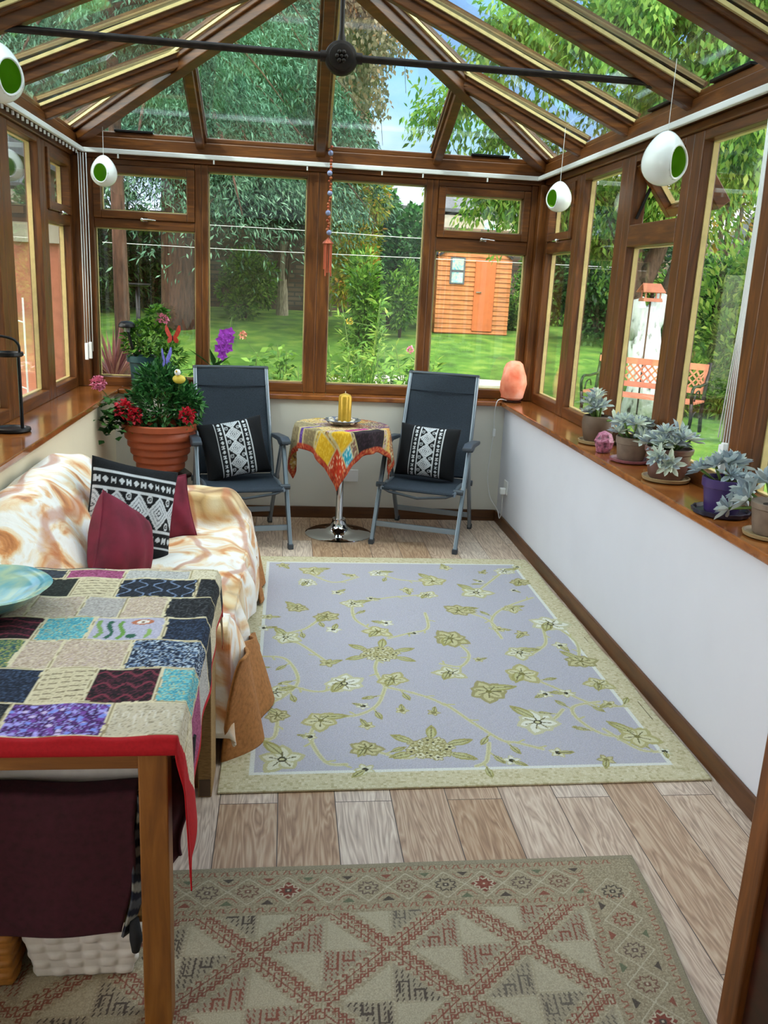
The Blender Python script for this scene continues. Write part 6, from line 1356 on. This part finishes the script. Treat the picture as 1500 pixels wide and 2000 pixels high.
for x in (0.0, 1.25):
    e = MB(); e.tube([(x, -.02, 0), (x, .02, .2), (x, -.03, .40)], .02, 6); e.tube([(x, .42, 0), (x, .38, .25), (x, .42, .5), (x, .48, .88)], .022, 6); e.tube([(x, -.03, .39), (x, .42, .39)], .018, 6)
    e.tube(smooth_path([(x, -.03, .40), (x, -.06, .52), (x, .0, .60), (x, .2, .60), (x, .44, .62)], 4), .018, 6); e.tube(smooth_path([(x, 0, .2), (x, .15, .28), (x, .28, .2), (x, .38, .22)], 4), .012, 6); e.tube(smooth_path([(x, .06, .42), (x, .1, .52), (x, .2, .54), (x, .24, .46)], 4), .01, 6)
    BW(e).build('iron_end', 'black_metal', t, smooth=True)
for z in (.30, .38): pass
# shed
sy = 20.0; sl, sr_ = at(848, 650, sy), at(988, 655, sy); zb = .48; zt = 2.16
t = thing('garden_shed', 'small orange-brown wooden shed on the lawn seen through the right back window', 'shed', ((sl[0]+sr_[0])/2, sy, zb))
x0, x1 = sl[0], sr_[0]; xm = (x0+x1)/2
pr = [(x0, zb), (x1, zb), (x1, zt), (x1-.28, zt+.22), (xm, zt+.30), (x0+.28, zt+.22), (x0, zt)]
MB().prism(pr, sy, sy+1.9, 1).build('wall', 'shed_boards', t)
for k in range(17):
    z = zb+.02+k*.105
    if z > zt+.05: break
    b = MB(); b.add([(x0-.01, sy-.025, z), (x1+.01, sy-.025, z), (x1+.01, sy-.004, z+.1), (x0-.01, sy-.004, z+.1), (x0-.01, sy, z), (x1+.01, sy, z)], [(0, 1, 2, 3), (0, 4, 5, 1)]); b.build('board', 'shed_boards', t)
rf = MB()
for a, c in zip(pr[2:], pr[3:]): rf.bar((a[0], sy-.08, a[1]+.03), (c[0], sy-.08, c[1]+.03), .02, .06); rf.add([(a[0], sy-.1, a[1]+.04), (c[0], sy-.1, c[1]+.04), (c[0], sy+2, c[1]+.04), (a[0], sy+2, a[1]+.04)], [(0, 1, 2, 3)])
lbl(rf.build('roof', 'felt', t), 'grey felt roof')
d0, d1 = at(923, 600, sy)[0], at(962, 600, sy)[0]; dz1 = at(940, 507, sy)[2]
dr = lbl(MB().box((d0, sy-.05, zb+.08), (d1, sy-.026, dz1)).build('door', 'door_orange', t), 'flat orange door')
MB().tube([(d0+.04, sy-.07, 1.42), (d0+.16, sy-.07, 1.42)], .02, 6).build('handle', 'chrome', dr)
w0, w1 = at(882, 530, sy)[0], at(904, 530, sy)[0]
for za, zb_ in ((at(890, 527, sy)[2], at(890, 505, sy)[2]), (at(890, 552, sy)[2], at(890, 532, sy)[2])):
    wf = MB().box((w0-.04, sy-.045, za-.03), (w1+.04, sy-.026, zb_+.03)).build('window', 'slate', t); MB().box((w0, sy-.05, za), (w1, sy-.046, zb_)).build('pane', 'blue_glass', wf)
# neighbouring buildings beyond the wall
def house(label, x0, x1, y0, y1, zt, roof, wall='render_pale', wins=()):
    t = thing('house', label, 'building', ((x0+x1)/2, y0, .5)); MB().box((x0, y0, .5), (x1, y1, zt)).build('wall', wall, t)
    ym = (y0+y1)/2; MB().add([(x0-.3, y0-.3, zt-.1), (x1+.3, y0-.3, zt-.1), (x1+.3, ym, zt+roof), (x0-.3, ym, zt+roof), (x0-.3, y1+.3, zt-.1), (x1+.3, y1+.3, zt-.1)], [(0, 1, 2, 3), (3, 2, 5, 4), (0, 3, 4), (1, 5, 2)]).build('roof', 'slate', t, solid=.1)
    for (a, c, zb, zt_) in wins: f = MB().box((a-.1, y0-.08, zb-.1), (c+.1, y0-.02, zt_+.1)).build('window', 'white_plastic', t); MB().box((a, y0-.1, zb), (c, y0-.081, zt_)).build('pane', 'blue_glass', f)
    MB().box((xm_ := (x0+x1)/2, ym-.3, zt+roof-.3), (xm_+.8, ym+.3, zt+roof+.9)).build('chimney', 'render_pale', t)
a0, a1 = at(790, 430, 32), at(860, 430, 32); zt1 = at(800, 415, 32)[2]
t = thing('outbuilding', 'pale rendered outbuilding with a dark gable end above the garden wall', 'building', (a0[0], 32, .8)); MB().box((a0[0], 32, .8), (a1[0]+1.6, 36, zt1)).build('wall', 'render_pale', t); MB().box((a0[0]-.55, 32.05, .8), (a0[0]-.001, 36, zt1+.1)).build('gable', 'felt', t); MB().box((a0[0]-.6, 31.9, zt1+.1), (a1[0]+1.7, 36.1, zt1+.22)).build('roof', 'slate', t)
b0, b1 = at(905, 450, 38), at(1120, 450, 38); zw = at(960, 415, 38)[2]
house('pale house with a grey slate roof beyond the wall, above the shed', b0[0], b1[0], 38, 45, zw, 1.6, wins=((at(945, 440, 38)[0], at(965, 440, 38)[0], zw-1.3, zw-.4),))
c0 = at(1440, 440, 24); house('white and grey house behind the trees at the right', 15.2, 22.0, 22, 30, 3.3, 2.0, 'pebbledash', ((16.2, 17.4, 1.6, 2.7), (18.5, 19.7, 1.6, 2.7)))
# washing lines
for k, (A, B, C) in enumerate((((560, 448), (830, 466), 'upper'), ((450, 487), (835, 505), 'lower'))):
    p, q = at(A[0]-250, A[1]-14, 14.0), at(B[0]+420, B[1]+20, 14.0); m_ = at((A[0]+B[0])/2, (A[1]+B[1])/2, 14.0)
    tag(MB().tube(smooth_path([p, at(*A, 14.0), m_, at(*B, 14.0), q], 4), .0045, 5).build('washing_line', 'white_plastic', None, smooth=True), '%s of two white washing lines strung across the lawn' % C, 'washing line', 'washing lines')
X = at(1395, 610, 13.5); bush('hedge', 'tall dark shrub behind the right end of the bench', 'shrub', (X[0]+.3, 13.5, 1.0), (1.5, .8, 1.3), 8000, .13, .06, 'leaf_dark', 61, low=-1)
X = at(1400, 730, 11.6); bush('hedge', 'long tangled grass and weeds just behind the bench end', 'shrub', (X[0]+.2, 11.9, .45), (1.1, .5, .8), 6500, .17, .03, 'leaf_cherry', 62, low=-1)
X = at(1330, 640, 14.5); bush('hedge', 'mid-green shrub between the white trunk and the bench end', 'shrub', (X[0], 14.8, .8), (1.3, .8, 1.1), 6500, .13, .05, 'leaf_mid', 63, low=-1)
X = at(1480, 560, 12.0); bush('hedge', 'bright leafy shrub at the far right beyond the blind cord', 'shrub', (X[0]+.4, 12.0, 1.3), (1.3, .9, 1.6), 7500, .14, .06, 'leaf_cherry', 64, low=-1)
# paving strip in the lawn
pa, pb = at(640, 728, 15.4), at(985, 746, 15.4)
t = MB().prism([(.75, 13.9), (3.9, 14.35), (3.95, 15.2), (.7, 15.7)], -.12, -.06).build('paving_strip', 'paving'); tag(t, 'pale stone paving strip in the lawn behind the flower bed', 'paving')
# bird table stand at left, seen through the corner window
p = at(270, 612, 14.5)
t = thing('bird_table', 'thin dark pedestal bird table on the lawn between the conifer trunks', 'bird table', (p[0], 14.5, -.1)); zt_ = at(270, 556, 14.5)[2]
MB().tube([(p[0], 14.5, -.1), (p[0], 14.5, zt_-.02)], .035, 8).build('post', 'black_metal', t, smooth=True); MB().lathe([(.0, 0), (.16, 0), (.21, .05), (.19, .05), (1e-6, .02)], (p[0], 14.5, zt_-.03), 16).build('bowl', 'black_metal', t, smooth=True)
# cordyline
p = at(222, 742, 7.2); cz = p[2]
t = thing('cordyline', 'spiky purple-bronze cordyline outside the left corner window', 'plant', (p[0], 7.2, -.1))
g_ = random.Random(9); b = MB()
for k in range(150):
    a = g_.uniform(0, 2*PI); e = g_.uniform(-.1, 1.45); L = g_.uniform(.36, .58)
    d = Vector((math.cos(a)*math.cos(e), math.sin(a)*math.cos(e), math.sin(e))); c0 = Vector((p[0], 7.2, cz-.02)); r = d.cross(Vector((0, 0, 1))).normalized(); w = .010
    b.add([tuple(c0-r*w*.5), tuple(c0+d*L*.5-r*w), tuple(c0+d*L-Vector((0, 0, .03))), tuple(c0+d*L*.5+r*w), tuple(c0+r*w*.5)], [(0, 1, 2, 3, 4)])
b.build('leaves', 'leaf_purple', t, rnd=True); MB().tube([(p[0], 7.2, -.1), (p[0], 7.2, cz)], .05, 8).build('stem', 'bark', t, smooth=True)
# flower bed behind the back windows: one plant at a time
g_ = random.Random(77)
def bedplant(x, y, h, kind, label, flower=None, seed=0, w=.22):
    r_ = random.Random(seed); t = thing('bed_plant', label, 'plant', (x, y, -.1), 0, 'plants in the flower bed'); st = MB(); P, D = [], []; fl = []
    for s in range(7 if kind != 'grass' else 0):
        a = r_.uniform(0, 2*PI); tx_, ty2 = x+w*r_.uniform(.2, 1)*math.cos(a), y+w*r_.uniform(.2, 1)*math.sin(a); hh = h*r_.uniform(.65, 1); pts = [(x+.03*math.cos(a), y+.03*math.sin(a), -.1), ((x+tx_)/2, (y+ty2)/2, -.1+hh*.55), (tx_, ty2, -.1+hh)]; st.tube(pts, [.008, .006, .003], 4); fl.append(pts[-1])
        for q in range(80):
            f = r_.uniform(.12, 1); k0 = 0 if f < .5 else 1; ff = (f-.5*k0)*2; b0 = Vector(pts[k0])*(1-ff)+Vector(pts[k0+1])*ff; aa = r_.uniform(0, 2*PI); P.append(tuple(b0+Vector((math.cos(aa), math.sin(aa), r_.uniform(-.3, .3)))*r_.uniform(.01, .06))); D.append((math.cos(aa), math.sin(aa), r_.uniform(-.3, .7)))
    if kind == 'grass':
        b = MB()
        for q in range(120):
            a = r_.uniform(0, 2*PI); l = r_.uniform(.5, 1)*h; sp = r_.uniform(.1, .5)*l*.6; c0 = Vector((x+r_.gauss(0, .04), y+r_.gauss(0, .04), -.1)); d = Vector((math.cos(a), math.sin(a), 0)); rr = Vector((-d.y, d.x, 0))*.006
            m1 = c0+d*sp*.4+Vector((0, 0, l*.6)); b.add([tuple(c0-rr), tuple(c0+rr), tuple(m1+rr), tuple(m1-rr), tuple(c0+d*sp+Vector((0, 0, l)))], [(0, 1, 2, 3), (3, 2, 4)])
        b.build('blades', 'leaf_mid', t, rnd=2)
    else:
        st.build('stems', 'stem', t); leaves(P, D, .075 if kind == 'rose' else .10, .038 if kind == 'rose' else .022, 'foliage', 'leaf_mid' if kind == 'rose' else 'leaf_cherry', t, seed)
    if flower:
        for k, (mt, px) in enumerate(flower): c_ = px; flower_head('flower', t, c_, .024, mt, 50, .022, .022, seed+k, {'salmon': 'coral flower', 'yellow': 'yellow flower', 'rose_pink': 'pink flower'}.get(mt)); MB().tube([fl[k % len(fl)], c_], .003, 4).build('flower_stalk', 'stem', t)
    return t
bedplant(-.18, 7.6, .85, 'rose', 'rose bush with a coral flower outside, just right of the orchid', [('salmon', at(474, 655, 7.6))], 1, .3)
names = ['leafy bed plant outside the left back window', 'bushy green plant left of the middle window post', 'low green plant under the back window between the chairs', 'dense small-leaved plant beside the middle post', 'plant with narrow leaves behind the gold candle', 'wispy plant behind the round table', 'leafy plant in front of the pale paving', 'thin-stemmed plant with a pink flower before the paving', 'tall lily-like plant right of the middle post', 'clump of grass blades behind the right chair', 'low weeds under the right back window', 'leafy clump behind the salt lamp', 'small leafy plant behind the left chair', 'short plant at the foot of the corner window']
spec = [(-.35, 7.2, .7, 'rose'), (.02, 7.4, .75, 'rose'), (.12, 6.8, .62, 'lily'), (.30, 7.0, .68, 'rose'), (.46, 7.5, .75, 'lily'), (.62, 7.1, .70, 'grass'), (.85, 7.6, .66, 'rose'), (1.2, 8.1, .80, 'lily'), (.75, 8.3, 1.15, 'lily'), (1.0, 7.2, .55, 'grass'), (1.45, 7.3, .42, 'rose'), (1.75, 7.8, .40, 'lily'), (-.55, 7.5, .62, 'rose'), (-1.0, 7.6, .6, 'lily')]
for k, ((x, y, h, kd), nm_) in enumerate(zip(spec, names)):
    bedplant(x, y, h+.36, kd, nm_, [('rose_pink', at(802, 683, 8.1))] if k == 7 else ([('yellow', at(683, 628, 8.3))] if k == 8 else None), 100+k, .30)
for k in range(20):
    x, y = -1.0+g_.random()*2.9, 6.7+g_.random()*1.9
    bedplant(x, y, .62+g_.random()*.32, ('rose', 'lily', 'grass')[k % 3], 'small leafy filler plant in the crowded flower bed outside the back windows', None, 300+k, .3)
# left side, outside the left windows
t = thing('outhouse', 'pebbledashed outhouse corner with a red-painted door outside the left windows', 'building', (-3.2, 9.6, -.1))
MB().box((-3.6, 6.5, -.1), (-2.95, 8.2, 2.6)).build('wall', 'pebbledash', t); MB().box((-5.5, 10.2, -.1), (-2.6, 10.6, 2.5)).build('wall', 'brick', t)
lbl(MB().box((-3.5, 10.0, -.1), (-2.45, 10.18, 1.75)).build('door', 'salmon', t), 'faded red plank door'); MB().box((-5.6, 8.2, 2.5), (-2.5, 11.0, 2.62)).build('roof', 'slate', t); MB().box((-3.8, 9.9, 1.75), (-2.4, 10.2, 1.95)).build('lintel', 'render_pale', t)
t = thing('trellis_panel', 'grey-green netting fence panel outside the far left window', 'fence', (-4.45, 13.5, -.1))
MB().box((-5.4, 13.5, -.1), (-3.5, 13.56, 1.9)).build('net', 'netting', t)
for x in (-5.4, -4.45, -3.5): MB().box((x-.04, 13.42, -.1), (x+.04, 13.49, 2.0)).build('post', 'bark', t)
t = thing('plant_stand', 'thin white wire stand outside the left windows', 'stand', (-2.35, 7.6, -.1))
for k in range(3): MB().tube([(-2.40+.12*k, 7.6+.1*(k % 2), -.1), (-2.40+.12*k, 7.6+.1*(k % 2), 1.25)], .008, 6).build('leg', 'white_plastic', t)
for z in (.5, .78, 1.05): MB().tube([(-2.40, 7.6, z), (-2.28, 7.7, z+.02), (-2.16, 7.6, z)], .007, 6).build('shelf_wire', 'white_plastic', t)
